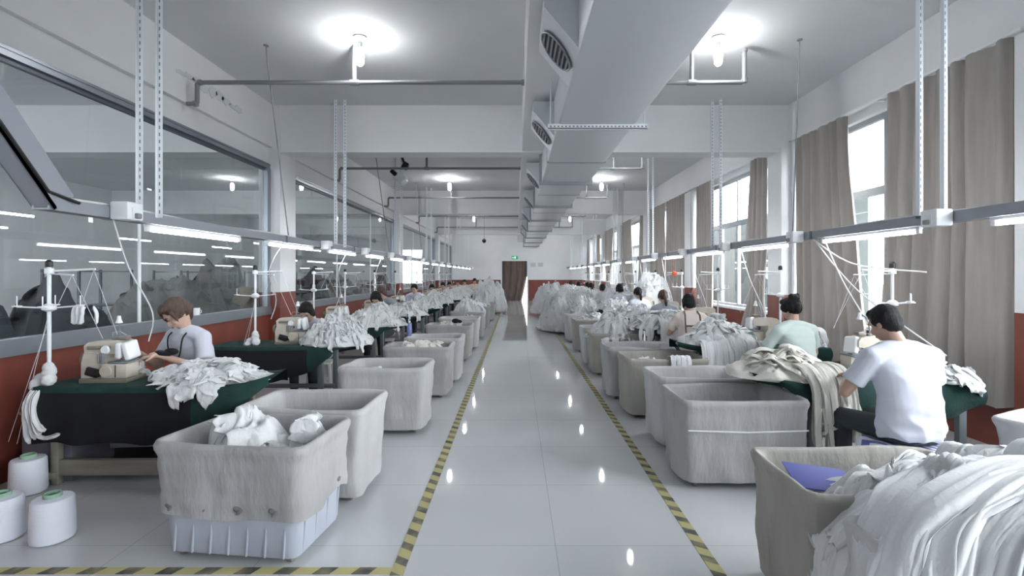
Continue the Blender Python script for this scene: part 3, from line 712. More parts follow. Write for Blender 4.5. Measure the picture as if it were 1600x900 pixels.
def tub(x, y, rz, lab, w=.9, d=.62, h=.66, hem=.06, liner='liner', seed=1, knots=False, N=96):
    t = thing('storage_tub', lab, 'storage tub', (x, y, 0), rz, 'cloth-lined tubs along the aisle')
    bw, bd = w-.13, d-.12; z0 = .045
    mb = MB()
    loft(mb, [rr_loop(bw, bd, .05, z0), rr_loop(bw+.015, bd+.015, .06, z0+.02), rr_loop(w-.05, d-.05, .07, h-.03), rr_loop(w-.02, d-.02, .08, h-.02), rr_loop(w-.02, d-.02, .08, h-.005),
              rr_loop(w-.045, d-.045, .06, h-.005), rr_loop(bw-.015, bd-.015, .04, z0+.03)], True, True)
    mb.build('tub_body', 'tub', t)
    if knots:
        rb = MB()                                  # moulded ribs seen below the hem
        for i in range(7):
            xx = -bw/2+.06+i*(bw-.12)/6
            rb.rbox((xx, -bd/2-.012, .17), (.012, .014, .23), .005, (-.09, 0, 0))
        for i in range(4):
            yy = -bd/2+.06+i*(bd-.12)/3
            rb.rbox((bw/2+.012, yy, .17), (.014, .012, .23), .005, (0, .1, 0))
        rb.build('side_ribs', 'tub', t)
    # cloth liner draped over the rim
    loops = []; K = 16
    def lp(ww, dd, r, z, amp, hemv=0):
        L = rr_loop(ww, dd, r, z, N); o = []
        for i, (px, py, pz) in enumerate(L):
            s = i/N*(2*(w+d)); e = Vector((px, py)).normalized()
            f = 1.35*amp*(nz(s*3.2+pz*1.2, seed, pz*2.)+.55*nz(s*7, seed+3, pz*5)+.3*nz(s*2, seed+9, pz*16))
            o.append((px+e.x*f, py+e.y*f, pz+hemv*(.6*nz(s*2, seed+6)+.3*math.sin(s*5))))
        return o
    loops.append(lp(bw-.14, bd-.14, .05, .1, .006)); loops.append(lp(bw-.09, bd-.09, .06, .14, .012)); loops.append(lp(w-.18, d-.18, .06, h-.3, .012)); loops.append(lp(w-.14, d-.14, .06, h-.15, .01)); loops.append(lp(w-.075, d-.075, .07, h-.02, .006))
    sag = .03
    loops.append(lp(w-.065, d-.065, .055, h+.002, .004, .02)); loops.append(lp(w-.035, d-.035, .06, h+.012, .004, .02)); loops.append(lp(w-.005, d-.005, .065, h+.008, .005, .02))
    loops.append(lp(w+.012, d+.012, .065, h-.012, .006, .01)); loops.append(lp(w+.008, d+.008, .065, h-.035, .006)); loops.append(lp(w-.005, d-.005, .065, h-.055, .007))
    for i in range(1, K+1):
        v = i/K; z = (h-.055)+(hem-(h-.055))*v; tt = (h-.055-z)/(h-.055-z0)
        ww = w-.012-(w-.012-bw-.062)*tt; dd = d-.012-(d-.012-bd-.062)*tt
        loops.append(lp(ww, dd, .065, z, .014+.012*v, (.05 if knots else .012) if i == K else (.025 if knots and i == K-1 else 0)))
    mb = MB(); loft(mb, loops, True); ln = mb.build('cloth_liner', liner, t, ang=None)
    if knots:
        s1, s2 = [], []
        for i in range(4):
            xx = -w/2+.1+i*(w-.2)/3.4
            MB().ell((xx, -d/2+.03, hem+.055), (.026, .014, .016), (0, .4, 0)).ell((xx+.014, -d/2+.024, hem+.045), (.012, .012, .022), (0, .7, 0)).build('knot', 'knot', ln)
        for i in range(3):
            yy = -d/2+.08+i*(d-.14)/2.4
            MB().ell((w/2-.035, yy, hem+.055), (.014, .024, .018), (0, .4, 0)).build('knot', 'knot', ln)
    for sx in (-1, 1):
        for sy in (-1, 1):
            MB().lathe([(.006, -.012), (.03, -.012), (.03, .012), (.006, .012)], (sx*(bw/2-.06), sy*(bd/2-.06), .03), 14, 'x').build('caster', 'machine_dark', t)
    return t
tubs = [ # x, y, rot, hem, liner, look
    (-1.55, 2.98, -.12, .26, 'liner', 'grey tub with knotted cloth cover holding white garments, closest to camera on the left', True, .9),
    (-1.5, 3.7, -.04, .06, 'liner_c', 'pale cloth-lined empty tub right behind the knotted one', False, .92),
    (-1.34, 5.2, 0, .05, 'liner_c', 'cloth-lined tub with a few white garments, third on the left of the aisle', False, .88),
    (-1.28, 6.62, 0, .05, 'liner', 'cloth-lined tub holding cream bundles, fourth on the left of the aisle', False, .86),
    (-1.22, 7.5, 0, .05, 'liner_c', 'cloth-lined tub just behind the one with cream bundles', False, .84),
    (-1.25, 9.35, 0, .05, 'liner', 'cloth-lined tub with a small black item on top, sixth on left', False, .86),
    (-1.22, 10.8, 0, .05, 'liner_c', 'cloth-lined tub, seventh on the left of the aisle', False, .86),
    (-1.22, 12.6, 0, .05, 'liner', 'cloth-lined tub heaped with packed garments, eighth on the left', False, .86),
    (-1.2, 14.6, 0, .05, 'liner', 'cloth-lined tub, ninth on the left of the aisle', False, .86),
    (-1.15, 17.2, 0, .05, 'liner_c', 'cloth-lined tub, tenth on the left of the aisle', False, .86),
    (-1.1, 20.4, 0, .05, 'liner_c', 'white heaped tub, last on the left before the far wall', False, .86),
    (1.72, 2.36, -.05, .05, 'liner_b', 'cloth-lined tub with a blue card inside, closest whole tub on the right', False, .95),
    (1.72, 1.6, -.03, .05, 'liner_c', 'cloth-lined tub under the biggest heap, cut by the bottom frame edge', False, .95),
    (1.7, 3.92, 0, .06, 'liner', 'cloth-lined empty tub with a cord tied around, right side', False, .95),
    (1.73, 4.72, 0, .05, 'liner_c', 'empty tub behind the cord-tied tub on the right', False, .9),
    (1.68, 5.72, 0, .05, 'liner_b', 'brownish tub with a white garment over its rim', False, .93),
    (1.6, 6.55, 0, .05, 'liner', 'empty grey tub behind the brownish tub', False, .88),
    (1.6, 8.05, 0, .05, 'liner_b', 'tub piled with fluffy white garments, mid right row', False, .84),
    (1.6, 8.85, 0, .05, 'liner_c', 'pale tub directly behind the fluffy piled tub', False, .86),
    (1.62, 10.4, 0, .05, 'liner_b', 'tub in the right row, eighth from camera', False, .86),
    (1.6, 11.8, 0, .05, 'liner_c', 'tub in the right row, ninth from camera', False, .86),
    (1.5, 13.9, 0, .05, 'liner', 'tub buried under the large net heap on the right', False, .86),
    (1.45, 15.3, 0, .05, 'liner', 'second tub buried under the large net heap on the right', False, .86),
    (1.5, 19.5, 0, .05, 'liner', 'farthest tub of the right row, heaped with white bags', False, .86),
    (3.62, 3.12, .35, .25, 'liner', 'grey tub beside the right curtain behind the man', False, .8)]
for i, (x, y, r, hem, ln, lab, kn, w) in enumerate(tubs):
    tub(x, y, r, lab, w=w, hem=hem, liner=ln, seed=i*3.7+1, knots=kn, N=120 if i in (0, 1, 11, 13) else 72)
# contents
G = 'garments inside the tubs'
def hp(x, y, z, lab, **k): return heap((x, y, z), k.pop('rz', 0), lab, **k)
hp(-1.62, 3.02, .5, 'white garments bulging out of the knotted tub', rx=.24, ry=.2, h=.26, seed=3, nrib=6, rw=.2, rough=.03, ln=.7, rn=20, pleat=5, group=G)
hp(-1.3, 3.08, .5, 'smaller white garment bundle at the right end of knotted tub', rx=.13, ry=.15, h=.17, seed=47, nrib=3, rw=.14, rough=.02, ln=.7, rn=20, pleat=5, group=G)
hp(-1.5, 2.95, .46, 'flat layer of white garments filling the knotted tub', rx=.3, ry=.19, h=.12, seed=14, nrib=12, rw=.1, rough=.05, group=G)
hp(-1.45, 5.15, .46, 'few white garments lying in the third left tub', rx=.27, ry=.16, h=.13, seed=5, nrib=16, rough=.05, group=G)
hp(-1.2, 6.6, .56, 'cream garment bundle in the fourth left tub', m='garment_warm', rx=.26, ry=.18, h=.16, seed=6, nrib=7, rw=.14, rough=.02, group=G)
hp(-1.45, 6.5, .56, 'small cream bundle beside the larger one in the fourth left tub', m='garment_warm', rx=.12, ry=.14, h=.13, seed=7, nrib=5, rough=.03, group=G)
hp(-1.25, 9.35, .56, 'garments levelled in the sixth left tub', m='garment_warm', rx=.3, ry=.17, h=.12, seed=8, nrib=16, rough=.04, group=G)
tag(MB().ell((-1.12, 9.15, .74), (.07, .05, .045)).ell((-1.05, 9.17, .73), (.05, .04, .03), (0, .3, .3)).build('black_glove', 'black_cloth'), 'small black cloth item lying on the sixth left tub', 'cloth')
hp(-1.2, 12.6, .55, 'packed white garments piled on the eighth left tub', rx=.42, ry=.3, h=.36, seed=9, nrib=40, rough=.05, p=4, group=G)
hp(-1.2, 14.6, .55, 'white garments on the ninth left tub', rx=.4, ry=.28, h=.3, seed=10, nrib=36, rough=.05, group=G)
hp(-1.12, 17.2, .5, 'tall white garment pile on the tenth left tub', rx=.46, ry=.4, h=.72, seed=11, nrib=50, rough=.08, group=G)
hp(-1.0, 20.4, .1, 'bulky white pile hanging over the last left tub', rx=.6, ry=.5, h=1.15, seed=12, nrib=60, rough=.1, p=4, group=G)
hp(1.6, 8.05, .58, 'fluffy white garments piled on the mid right tub', rx=.44, ry=.33, h=.33, seed=13, nrib=90, rw=.07, rough=.07, hang=.2, hang_dir=-PI/2, group=G)
hp(1.55, 5.78, .42, 'white garment lying inside the brownish tub', rx=.25, ry=.18, h=.16, seed=15, nrib=8, rough=.05, group=G)
hp(1.62, 10.4, .56, 'white garments in the eighth right tub', rx=.32, ry=.2, h=.2, seed=16, nrib=40, group=G)
hp(1.6, 11.8, .56, 'white garments in the ninth right tub', rx=.32, ry=.2, h=.26, seed=17, nrib=40, group=G)
hp(1.45, 14.4, .05, 'large fuzzy white net heap bulging over the right tubs', rx=.8, ry=1.3, h=.85, seed=18, nrib=260, rw=.05, rough=.13, p=5, ln=.14, res=(60, 200), fine=1.3)
hp(1.75, 12.75, .3, 'fuzzy white heap in front of the large net heap', rx=.4, ry=.3, h=.6, seed=28, nrib=160, rw=.05, rough=.1, p=4, ln=.15)
hp(1.35, 19.4, .1, 'white bagged heap at the far end of the right row', rx=.7, ry=.8, h=.95, seed=19, nrib=80, rw=.1, rough=.14, p=4, ln=.25)
hp(1.9, 18.2, .0, 'second white bagged heap beside the farthest one on the right', rx=.4, ry=.4, h=.95, seed=20, nrib=80, rw=.1, rough=.14, p=4, ln=.25)
# biggest foreground heap
hp(2.06, 1.88, .5, 'largest heap of long white garments spilling over two tubs, bottom right', rx=.8, ry=.66, h=.27, seed=21, nrib=110, rw=.15, rough=.09, p=2.6, ln=.8, res=(90, 300), sweep=PI*1.1, rn=40, rk=7, pleat=8, fine=1.3)
mb = MB(); rr = random.Random(5)
for i in range(7):
    x = 1.33+i*.025
    ribbon(mb, [(1.8, 2.1, .8), (1.55+.03*i, 1.95, .79), (1.37+.02*i, 1.85-.03*i, .74), (1.26, 1.78-.03*i, .62), (1.24+rr.uniform(-.02, .02), 1.76-.035*i, .5-.02*i), (1.25+rr.uniform(-.03, .03), 1.75-.03*i, .36-.02*i)], .11, .012, i)
tag(mb.build('hanging_garments', 'garment', ang=None), 'white garments hanging down the left side of the largest heap', 'garments', None, 'stuff')
mb = MB()
for i in range(30):
    a = rr.uniform(-.2, .2); o = rr.uniform(-.05, .05); s = i/29
    X = .42*s; Y = -.22*s; w_ = rr.uniform(-.02, .02)
    ribbon(mb, [(2.4+o+X, 1.95+Y, .84), (1.85+o+X, 1.82+Y, .89+w_), (1.45+X, 1.68+Y+a*.2, .86+w_-.03*s), (1.24+X, 1.58+Y, .77+w_-.03*s), (1.13+X, 1.5+Y, .66-.04*s), (1.1+X, 1.47+Y, .45+w_*3)], .13, .012, i*1.3, n=24, k=7, pleat=5)
tag(mb.build('hanging_garments', 'garment', ang=None), 'broad sweep of long white garments arching over the front of the largest heap', 'garments', None, 'stuff')
tag(MB().rbox((1.5, 2.42, .6), (.3, .2, .006), .002, (.25, .1, -.1)).build('blue_card', 'blue_card'), 'flat blue card lying inside the right foreground tub', 'card')
hp(1.55, 2.4, .38, 'white garments under the blue card in the right foreground tub', rx=.16, ry=.15, h=.12, seed=22, nrib=8, group=G)
mb = MB()
for i in range(4):
    ribbon(mb, [(1.72+i*.055, 5.62, .62), (1.72+i*.055, 5.45, .7), (1.72+i*.055, 5.385, .69), (1.72+i*.055, 5.37, .6), (1.72+i*.055, 5.37, .53)], .07, .008, i, False)
tag(mb.build('white_garment', 'garment', ang=None), 'folded white garment hung over the rim of the brownish tub', 'garment')
tag(MB().tube([tuple(p) for p in [(x, 3.6, .445+.03*abs(x-1.7)) for x in [1.26+.11*k for k in range(9)]]], .006, 6).build('tied_cord', 'cord'), 'white cord tied around the front right tub', 'cord')

# ------------------------------------------------------------------ work stations
def table(x0, x1, yc, lab, wood=False, d=.58):
    t = thing('work_table', lab, 'table', ((x0+x1)/2, yc, 0), 0, 'sewing work tables'); w = x1-x0
    MB().rbox((0, 0, .735), (w, d, .03), .006).build('table_top', 'tabletop', t)
    m = 'wood' if wood else 'steel_leg'
    for sx in (-1, 1):
        for sy in (-1, 1): MB().rbox((sx*(w/2-.1), sy*(d/2-.05), .36), (.06, .05, .72), .006).build('leg', m, t)
        MB().rbox((sx*(w/2-.1), 0, .08), (.05, d, .05), .006).build('foot_bar', m, t)
    MB().rbox((0, -d/2+.06 if wood else d/2-.08, .13 if wood else .2), (w-.2, .05, .12 if wood else .05), .006).build('stretcher', m, t)
    return t
def cover(x0, x1, yc, side, front, lab, L=.36, seed=1, tip=.28, d=.62, shape='sling', zt=.752):
    """cloth over the table; `front` -1 hangs toward the camera; tip side is the aisle end (side=+1 aisle at x1, -1 aisle at x0)"""
    mb = MB(); W = x1-x0+tip
    nu, nv = 60, 26
    def P(u, v):
        # u 0 = wall end, 1 = aisle tip
        s = u*W
        x = (x0+s) if side > 0 else (x1-s)
        over = max(0, (s-(W-tip))/tip)               # 0..1 in the overhanging tip
        hd = d/2*(1-.55*over**2)
        if shape == 'box': Lu = L*(1-.75*over)*(1-.5*max(0, (u-.62)/.38)**1.2)
        else: Lu = L*(.12+.88*math.sin(PI*min(1, .12+u*.98))**.7)
        Lu = max(Lu, .05)
        top = zt+.004 - .05*math.sin(PI*min(1, over))*(1-abs(2*min(v/.6, 1)-1))+over*.05
        if v < .08: y = hd+.012; z = top-.1*(1-v/.08)                      # short drop on the worker side
        elif v < .6: q = (v-.08)/.52; y = hd-2*hd*q; z = top
        else:
            q = (v-.6)/.4; y = -hd-.014-.03*math.sin(q*PI)*(1-over*.4)-.012*math.sin(u*38+seed+q)*q; z = top-Lu*q
            if q > .95: z += .01*math.sin(u*23+seed)
            y -= .05*over*(1-q)*0
        z += .004*nz(x*6, y*6, seed) if v < .6 else 0
        return (x+.012*nz(u*9, v*5, seed), yc+y*(-front), z)
    mb.grid(P, nu, nv)
    n = len(mb.v); mb.v += [(x, y, z+.004) for x, y, z in mb.v]; mb.f += [tuple(i+n for i in f[::-1]) for f in mb.f]
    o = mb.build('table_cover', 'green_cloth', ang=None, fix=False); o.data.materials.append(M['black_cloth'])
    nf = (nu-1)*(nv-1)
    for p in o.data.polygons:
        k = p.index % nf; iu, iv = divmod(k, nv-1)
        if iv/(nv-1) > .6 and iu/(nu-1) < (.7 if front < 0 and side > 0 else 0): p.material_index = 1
    return tag(o, lab, 'table cover', 'green table covers')

# sewing machine (overlock): origin at the base centre, handwheel on -x, needle on +x
sm = thing('sewing_machine', '', 'sewing machine')
MB().rbox((0, 0, .02), (.38, .24, .04), .01).build('base', 'machine_dark', sm)
MB().prism([(-.19, .04), (.0, .04), (.0, .15), (-.03, .19), (-.03, .24), (-.17, .24), (-.19, .16)], -.09, .09, 'xz').build('column', 'machine', sm)
mb = MB().prism([(-.18, .235), (-.185, .3), (-.15, .33), (.08, .345), (.13, .33), (.15, .3), (.15, .25), (.08, .235)], -.07, .07, 'xz')
mb.build('machine_arm', 'machine', sm)
MB().rbox((-.06, -.078, .285), (.18, .02, .03), .006).build('arm_trim', 'machine_dark', sm)
MB().rbox((.155, -.02, .26), (.05, .15, .15), .018, (.1, -.18, 0), 3).rbox((.1, -.05, .265), (.045, .1, .13), .015, (.1, .1, 0), 3).build('head_cover', 'white_plastic', sm)
MB().rbox((.09, -.05, .1), (.2, .15, .12), .01).build('looper_cover', 'machine', sm)
MB().lathe([(.0, -.135), (.045, -.132), (.05, -.126)], (.03, 0, .1), 20, 'y').build('round_cap', 'machine', sm)
MB().box(.105, .109, -.129, -.12, .05, .15).build('cover_gap', 'black', sm)
MB().rbox((.12, -.02, .168), (.16, .2, .012), .004).build('cloth_plate', 'steel_leg', sm)
MB().rbox((-.09, -.105, .09), (.1, .03, .07), .01, (0, .3, 0)).rbox((-.03, -.11, .08), (.06, .03, .04), .008, (0, -.6, 0)).build('tension_levers', 'black', sm)
MB().rbox((-.01, -.1, .2), (.022, .02, .09), .005).rbox((-.045, -.1, .2), (.012, .014, .08), .004).build('thread_slots', 'hole', sm)
MB().lathe([(.01, -.235), (.05, -.235), (.056, -.228), (.056, -.2), (.035, -.19), (.01, -.19)], (0, 0, .19), 24, 'x').build('handwheel', 'machine_dark', sm)
MB().lathe([(.03, -.1), (.036, -.086), (.016, -.078), (.0, -.07)], (.0, 0, .27), 16, 'y').build('tension_dial', 'white_metal', sm)
MB().rbox((.09, 0, .36), (.07, .06, .03), .006).rbox((.02, .01, .352), (.05, .05, .02), .005).build('top_guides', 'machine_dark', sm)
MB().tube([(.12, -.02, .22), (.12, -.02, .15)], .004).tube([(.135, -.02, .22), (.135, -.02, .15)], .004).build('needle_bar', 'steel_leg', sm)
MB().rbox((.13, -.04, .178), (.05, .06, .01), .003).build('presser_foot', 'steel_leg', sm)
l = MB().tube(catmull([(.03, .03, .34), (.03, .03, .42), (.04, .0, .5), (.06, -.03, .53)]), .006, 8).build('lamp_neck', 'alu', sm)
MB().lathe([(.012, 0), (.016, -.03), (.026, -.06)], (.07, -.035, .545), 14).build('lamp_head', 'white_plastic', l)
MB().tube([(-.02, .02, .34), (-.02, .02, .4), (.04, .02, .41), (.09, .02, .38)], .003, 6).build('thread_guide', 'alu', sm)
# thread stand
ts = thing('thread_stand', '', 'thread stand')
MB().tube([(0, 0, 0), (0, 0, .92)], .013, 10).build('pole', 'white_metal', ts)
MB().lathe([(.02, .9), (.024, .905), (.024, .94), (.012, .955)], n=14).build('pole_cap', 'black', ts)
MB().lathe([(.03, .85), (.03, .89)], n=14).tube([(0, 0, .87), (.3, .04, .885)], .008, 8).tube([(0, 0, .85), (.26, -.12, .84)], .006, 8).build('guide_arm', 'white_metal', ts)
mb = MB().lathe([(.02, .56), (.045, .575), (.045, .6), (.02, .62)], n=14)
for a in range(4): mb.tube([(0, 0, .585), (.2*math.cos(a*PI/2+.3), .14*math.sin(a*PI/2+.3), .6)], .006, 6)
for a in range(4): mb.lathe([(.03, 0), (.03, .008)], (.2*math.cos(a*PI/2+.3), .14*math.sin(a*PI/2+.3), .6), 12).tube([(.2*math.cos(a*PI/2+.3), .14*math.sin(a*PI/2+.3), .6), (.2*math.cos(a*PI/2+.3), .14*math.sin(a*PI/2+.3), .68)], .004, 6)
mb.build('spool_holder', 'white_metal', ts)
mb = MB().ell((0, 0, .1), (.045, .045, .08)).ell((-.05, 0, .05), (.05, .04, .045)).ell((.02, -.03, .04), (.05, .05, .05), (0, .4, 0)).ell((-.08, -.02, .0), (.035, .04, .05))
w = remeshed(mb, 'cloth_wrap', 'garment', .008, ts, 3, lambda c: .008*nz(c.x*30, c.y*30, c.z*40))
mb = MB()
for p, q in (((.29, .04, .88), (.5, -.02, .38)), ((.29, .04, .88), (.2, .05, .62)), ((.25, -.12, .84), (.14, -.1, .62)), ((.25, -.12, .84), (.45, -.1, .36)), ((0, 0, .56), (-.1, -.15, -.4)), ((.0, 0, .5), (-.2, -.1, -.4))): mb.tube([p, q], .0018, 5)
mb.build('threads', 'thread', ts)
# cones
def cone_obj(x, y, lab, first=[None], tilt=0, s=1):
    if first[0] is None:
        c = thing('thread_cone', lab, 'thread cone', (x, y, 0), 0, 'white thread cones on the floor')
        MB().lathe([(.09, .0), (.106, .01), (.11, .03), (.103, .24), (.096, .252), (.045, .258)], n=36).build('yarn', 'cone', c)
        MB().lathe([(.046, .25), (.046, .278), (.042, .282), (.037, .28), (.036, .262)], n=28).build('cone_core', 'cone_core', c)
        MB().lathe([(.035, .262), (.035, .2645)], n=24).build('core_hole_shade', 'dark_gap', c)  # dark disc paints the shade inside the hollow core
        first[0] = c; return c
    return dup(first[0], (x, y, 0), R.uniform(0, 3), lab)
cone_obj(-2.8, 2.98, 'white thread cone with green core, nearest to the knotted tub')
cone_obj(-3.12, 2.99, 'white thread cone with green core, cut by the left picture edge in front')
cone_obj(-3.58, 3.62, 'white thread cone with green core, standing behind the front two by the table')
# stool
st = thing('plastic_stool', '', 'stool')
MB().rbox((0, 0, .455), (.32, .3, .03), .012).build('seat', 'stool', st)
for sx in (-1, 1):
    for sy in (-1, 1): MB().rbox((sx*.14, sy*.13, .22), (.04, .04, .45), .01, (sy*.06, -sx*.06, 0)).build('leg', 'stool', st)
for sy in (-1, 1): MB().box(-.15, .15, sy*.14-.005, sy*.14+.005, .14, .18).build('stretcher', 'stool', st)

# ------------------------------------------------------------------ people
def torso(mb, up, levels, n=28):
    loops = []
    for (h_, w_, f_, b_) in levels:              # height, half width, front depth, back depth
        loops.append([up(h_, w_*abs(math.cos(a))**.85*(1 if math.cos(a) > 0 else -1), (f_ if math.sin(a) > 0 else b_)*math.sin(a)) for a in [2*PI*k/n for k in range(n)]])
    loft(mb, loops, True, True)
def hand(mb, wrist, d, up, side, s=1, curl=.5):
    """palm with five bent fingers; d = pointing direction, up = back of the hand, side=+1 thumb toward +cross"""
    d = Vector(d).normalized(); up = Vector(up); up = (up-d*up.dot(d)).normalized(); c = d.cross(up)*side; w = Vector(wrist)
    pc = w+d*.045*s
    mb.limb([w, w+d*.03*s], [.026*s, .024*s])
    for k in range(4):
        o = (k-1.5)*.019*s; b = w+d*.035*s+c*o; kn = w+d*.082*s+c*(o*1.08)
        mb.limb([b, kn], [.0135*s, .0105*s], 8)
        L = [.062, .074, .07, .054][k]*s; p = kn; ang = .25
        for j in range(3):
            ang += curl*.8; dd = d*math.cos(ang)-up*math.sin(ang); q = p+dd*L*[.45, .31, .24][j]
            mb.limb([p, q], [.0098*s-.001*j, .0088*s-.001*j], 8); p = q
    t0 = w+d*.02*s-c*.024*s; t1 = t0+(d*.6-c*.7-up*.25).normalized()*.04*s; t2 = t1+(d*.9-c*.2-up*.4).normalized()*.032*s
    mb.limb([t0, t1, t2], [.014*s, .0115*s, .009*s], 8)
def person(name, lab, cat, loc, rz, shirt, hair, hairstyle, pose, vox=.011, skin='skin', face=False, seat=.47, sex='f'):
    t = thing(name, lab, cat, loc, rz, None)
    S = Vector; k = 1.07 if sex == 'm' else 1.0
    lean = pose.get('lean', .18); tw = pose.get('turn', 0); nod = pose.get('nod', .5)
    def up(h, x=0, y=0): # point in the torso frame, h above seat, leaning forward (+y)
        c, s_ = math.cos(lean), math.sin(lean); hh = h*k; curve = .05*math.sin(min(h, .6)/.6*PI)
        return S((x*k, -.03+hh*s_+(y-curve*.6)*c, seat+.02+hh*c-y*s_))
    bw = 1 if sex == 'f' else 1.12
    hipL, hipR = S((-.09, .02, seat+.07)), S((.09, .02, seat+.07))
    sh = up(.53, 0); shL, shR = up(.5, -.172*bw), up(.5, .172*bw)
    neck = up(.58, 0, .0); hd = pose.get('head')
    hc = up(.58)+S((pose.get('hx', 0), .02+.1*math.sin(lean+nod*.5), .135*math.cos(lean*.6+nod*.3)))*1.0
    HR = Euler((-(nod), pose.get('roll', 0), pose.get('hturn', 0)), 'YXZ').to_matrix() if 0 else (Matrix.Rotation(pose.get('hturn', 0), 3, 'Z') @ Matrix.Rotation(-nod, 3, 'X') @ Matrix.Rotation(pose.get('roll', 0), 3, 'Y'))
    def H(x, y, z): return hc+HR @ S((x, y, z))
    he = HR.to_euler()
    ex = pose.get('elbowx', .27); ez = pose.get('elbowz', .27); ey = pose.get('elbowy', .12)
    eL = S((-ex*k, ey, seat+ez)); eR = S((ex*k, ey+pose.get('eoff', 0), seat+ez))
    wz = pose.get('handz', .36); wy = pose.get('handy', .36); wx = pose.get('handx', .08)
    wL = S((-wx, wy, seat+wz)); wR = S((wx+.01, wy+.01, seat+wz+.01))
    body = MB()
    # torso
    torso(body, up, [(.0, .1*bw, .08, .1), (.06, .15*bw, .1, .13), (.18, .14*bw, .1, .11), (.3, .125*bw, .09, .095), (.42, .145*bw, .09, .1), (.5, .14*bw, .07, .08), (.55, .08*bw, .05, .05)])
    body.limb([shL, shR], [.05*bw, .05*bw]); body.limb([up(.5), neck, hc+HR @ S((0, -.02, -.05))], [.075*bw, .05*bw, .047*bw])
    # arms
    for s_, e, w_ in ((shL, eL, wL), (shR, eR, wR)):
        m = (e*.4+w_*.6); body.limb([s_, (s_*.5+e*.5), e, m, w_], [.047*bw, .041*bw, .035*bw, .029*bw, .022*bw])
    hand(body, wL, (wR-wL)*.35+S((0, .12, -.03)), (0, 0, 1), 1, 1.0, .45); hand(body, wR, (wL-wR)*.35+S((0, .12, -.03)), (0, 0, 1), -1, 1.0, .45)
    # legs
    for sx, hp_ in ((-1, hipL), (1, hipR)):
        kn = S((sx*.13, .43, seat+.04)); an = S((sx*.13, .4, .1))
        body.limb([hp_, kn, an], [.075, .052, .036]); body.ell((sx*.13, .47, .05), (.038, .1, .035))
    # head
    body.ell(H(0, -.008, .03), (.073, .092, .09), he); body.ell(H(0, .025, -.035), (.055, .062, .07), he); body.ell(H(0, .045, -.085), (.03, .028, .022), he)
    body.ell(H(0, .092, -.025), (.011, .016, .02), he, 10, 8); body.ell(H(0, .1, -.04), (.014, .012, .01), he, 10, 8)
    body.ell(H(0, .078, -.068), (.022, .014, .012), he, 10, 8)
    for sx in (-1, 1):
        body.ell(H(sx*.074, -.01, -.015), (.008, .02, .03), he, 10, 8); body.ell(H(sx*.042, .062, -.035), (.022, .02, .022), he, 10, 8)
        body.ell(H(sx*.03, .074, .022), (.024, .014, .01), he, 10, 8)
    bo = remeshed(body, 'body', skin, vox, t, 2)
    if face:
        for sx in (-1, 1):
            MB().tube([H(sx*.015, .088, .004), H(sx*.03, .09, .0), H(sx*.045, .08, .003)], [.002, .0034, .002], 6).build('eyelid_line', 'hair_black', t)
            MB().tube([H(sx*.014, .09, .026), H(sx*.03, .09, .032), H(sx*.052, .076, .028)], [.002, .004, .002], 6).build('eyebrow', hair, t)
        MB().ell(H(0, .094, -.07), (.02, .006, .007), he, 12, 8).build('lips', 'lip', t)
    # shirt with short sleeves
    s1 = MB(); r = 1.0
    torso(s1, up, [(.01, .168*bw, .12, .15), (.04, .18*bw, .13, .162), (.15, .172*bw, .13, .145), (.27, .165*bw, .125, .13), (.38, .176*bw, .125, .13), (.46, .176*bw, .105, .115), (.52, .15*bw, .08, .09), (.565, .075*bw, .06, .06)])
    s1.limb([shL, up(.53, -.08*bw), up(.545), up(.53, .08*bw), shR], [.064*bw, .07*bw, .068*bw, .07*bw, .064*bw])
    for s_, e in ((shL, eL), (shR, eR)):
        q = s_*.3+e*.7; s1.limb([s_, s_*.6+e*.4], [.066*bw, .062*bw]); s1.tube([s_*.6+e*.4, q], [.062*bw, .064*bw], 16)
    def fold(c):
        hh = c.z-seat
        g = max(0, 1-hh/.34)
        return .009*(1-abs(nz(c.x*5+c.z*4, c.y*5, c.z*7-c.x*3))*3)*(.5+g)+.007*g*math.sin(c.z*70+c.x*14+3*nz(c.x*6, c.y*6, 1))*(.5+nz(c.x*5, 2, c.z*5))
    remeshed(s1, 'shirt', shirt, vox, t, 5, fold)
    tr = MB(); tr.ell((0, -.01, seat+.09), (.17*bw, .14, .1)); tr.ell((0, -.03, seat+.055), (.175*bw, .15, .06))
    for sx, hp_ in ((-1, hipL), (1, hipR)):
        kn = S((sx*.13, .43, seat+.045)); an = S((sx*.13, .4, .13)); tr.limb([hp_, (hp_+kn)/2, kn, (kn+an)/2], [.092, .08, .07, .06]); tr.tube([(kn+an)/2, an], [.06, .055], 14)
    remeshed(tr, 'trousers', 'trouser', max(vox, .011), t, 2)
    for sx in (-1, 1): MB().ell((sx*.13, .47, .045), (.047, .125, .045)).build('shoe', 'shoe', t)
    # hair
    hm = MB()
    hm.ell(H(0, -.022, .05), (.083, .098, .083), he); hm.ell(H(0, -.045, .01), (.08, .075, .08), he)
    if hairstyle == 'short':
        hm.ell(H(0, -.055, -.03), (.066, .055, .05), he); hm.ell(H(0, .03, .085), (.06, .05, .035), he)
        for sx in (-1, 1): hm.ell(H(sx*.066, .0, .02), (.017, .04, .035), he)
    if hairstyle in ('bun', 'tail', 'bob', 'side'):
        hm.ell(H(0, .03, .09), (.066, .06, .038), he)
        for sx in (-1, 1): hm.ell(H(sx*.07, .005, .02), (.02, .055, .055), he)
    if hairstyle == 'bun':
        hm.ell(H(0, -.07, .1), (.062, .05, .05), he); hm.ell(H(.045, -.08, .12), (.03, .03, .03), he); hm.ell(H(-.04, -.08, .125), (.03, .03, .026), he)
        hm.limb([H(-.02, -.1, .02), H(-.04, -.11, -.06)], [.03, .012])
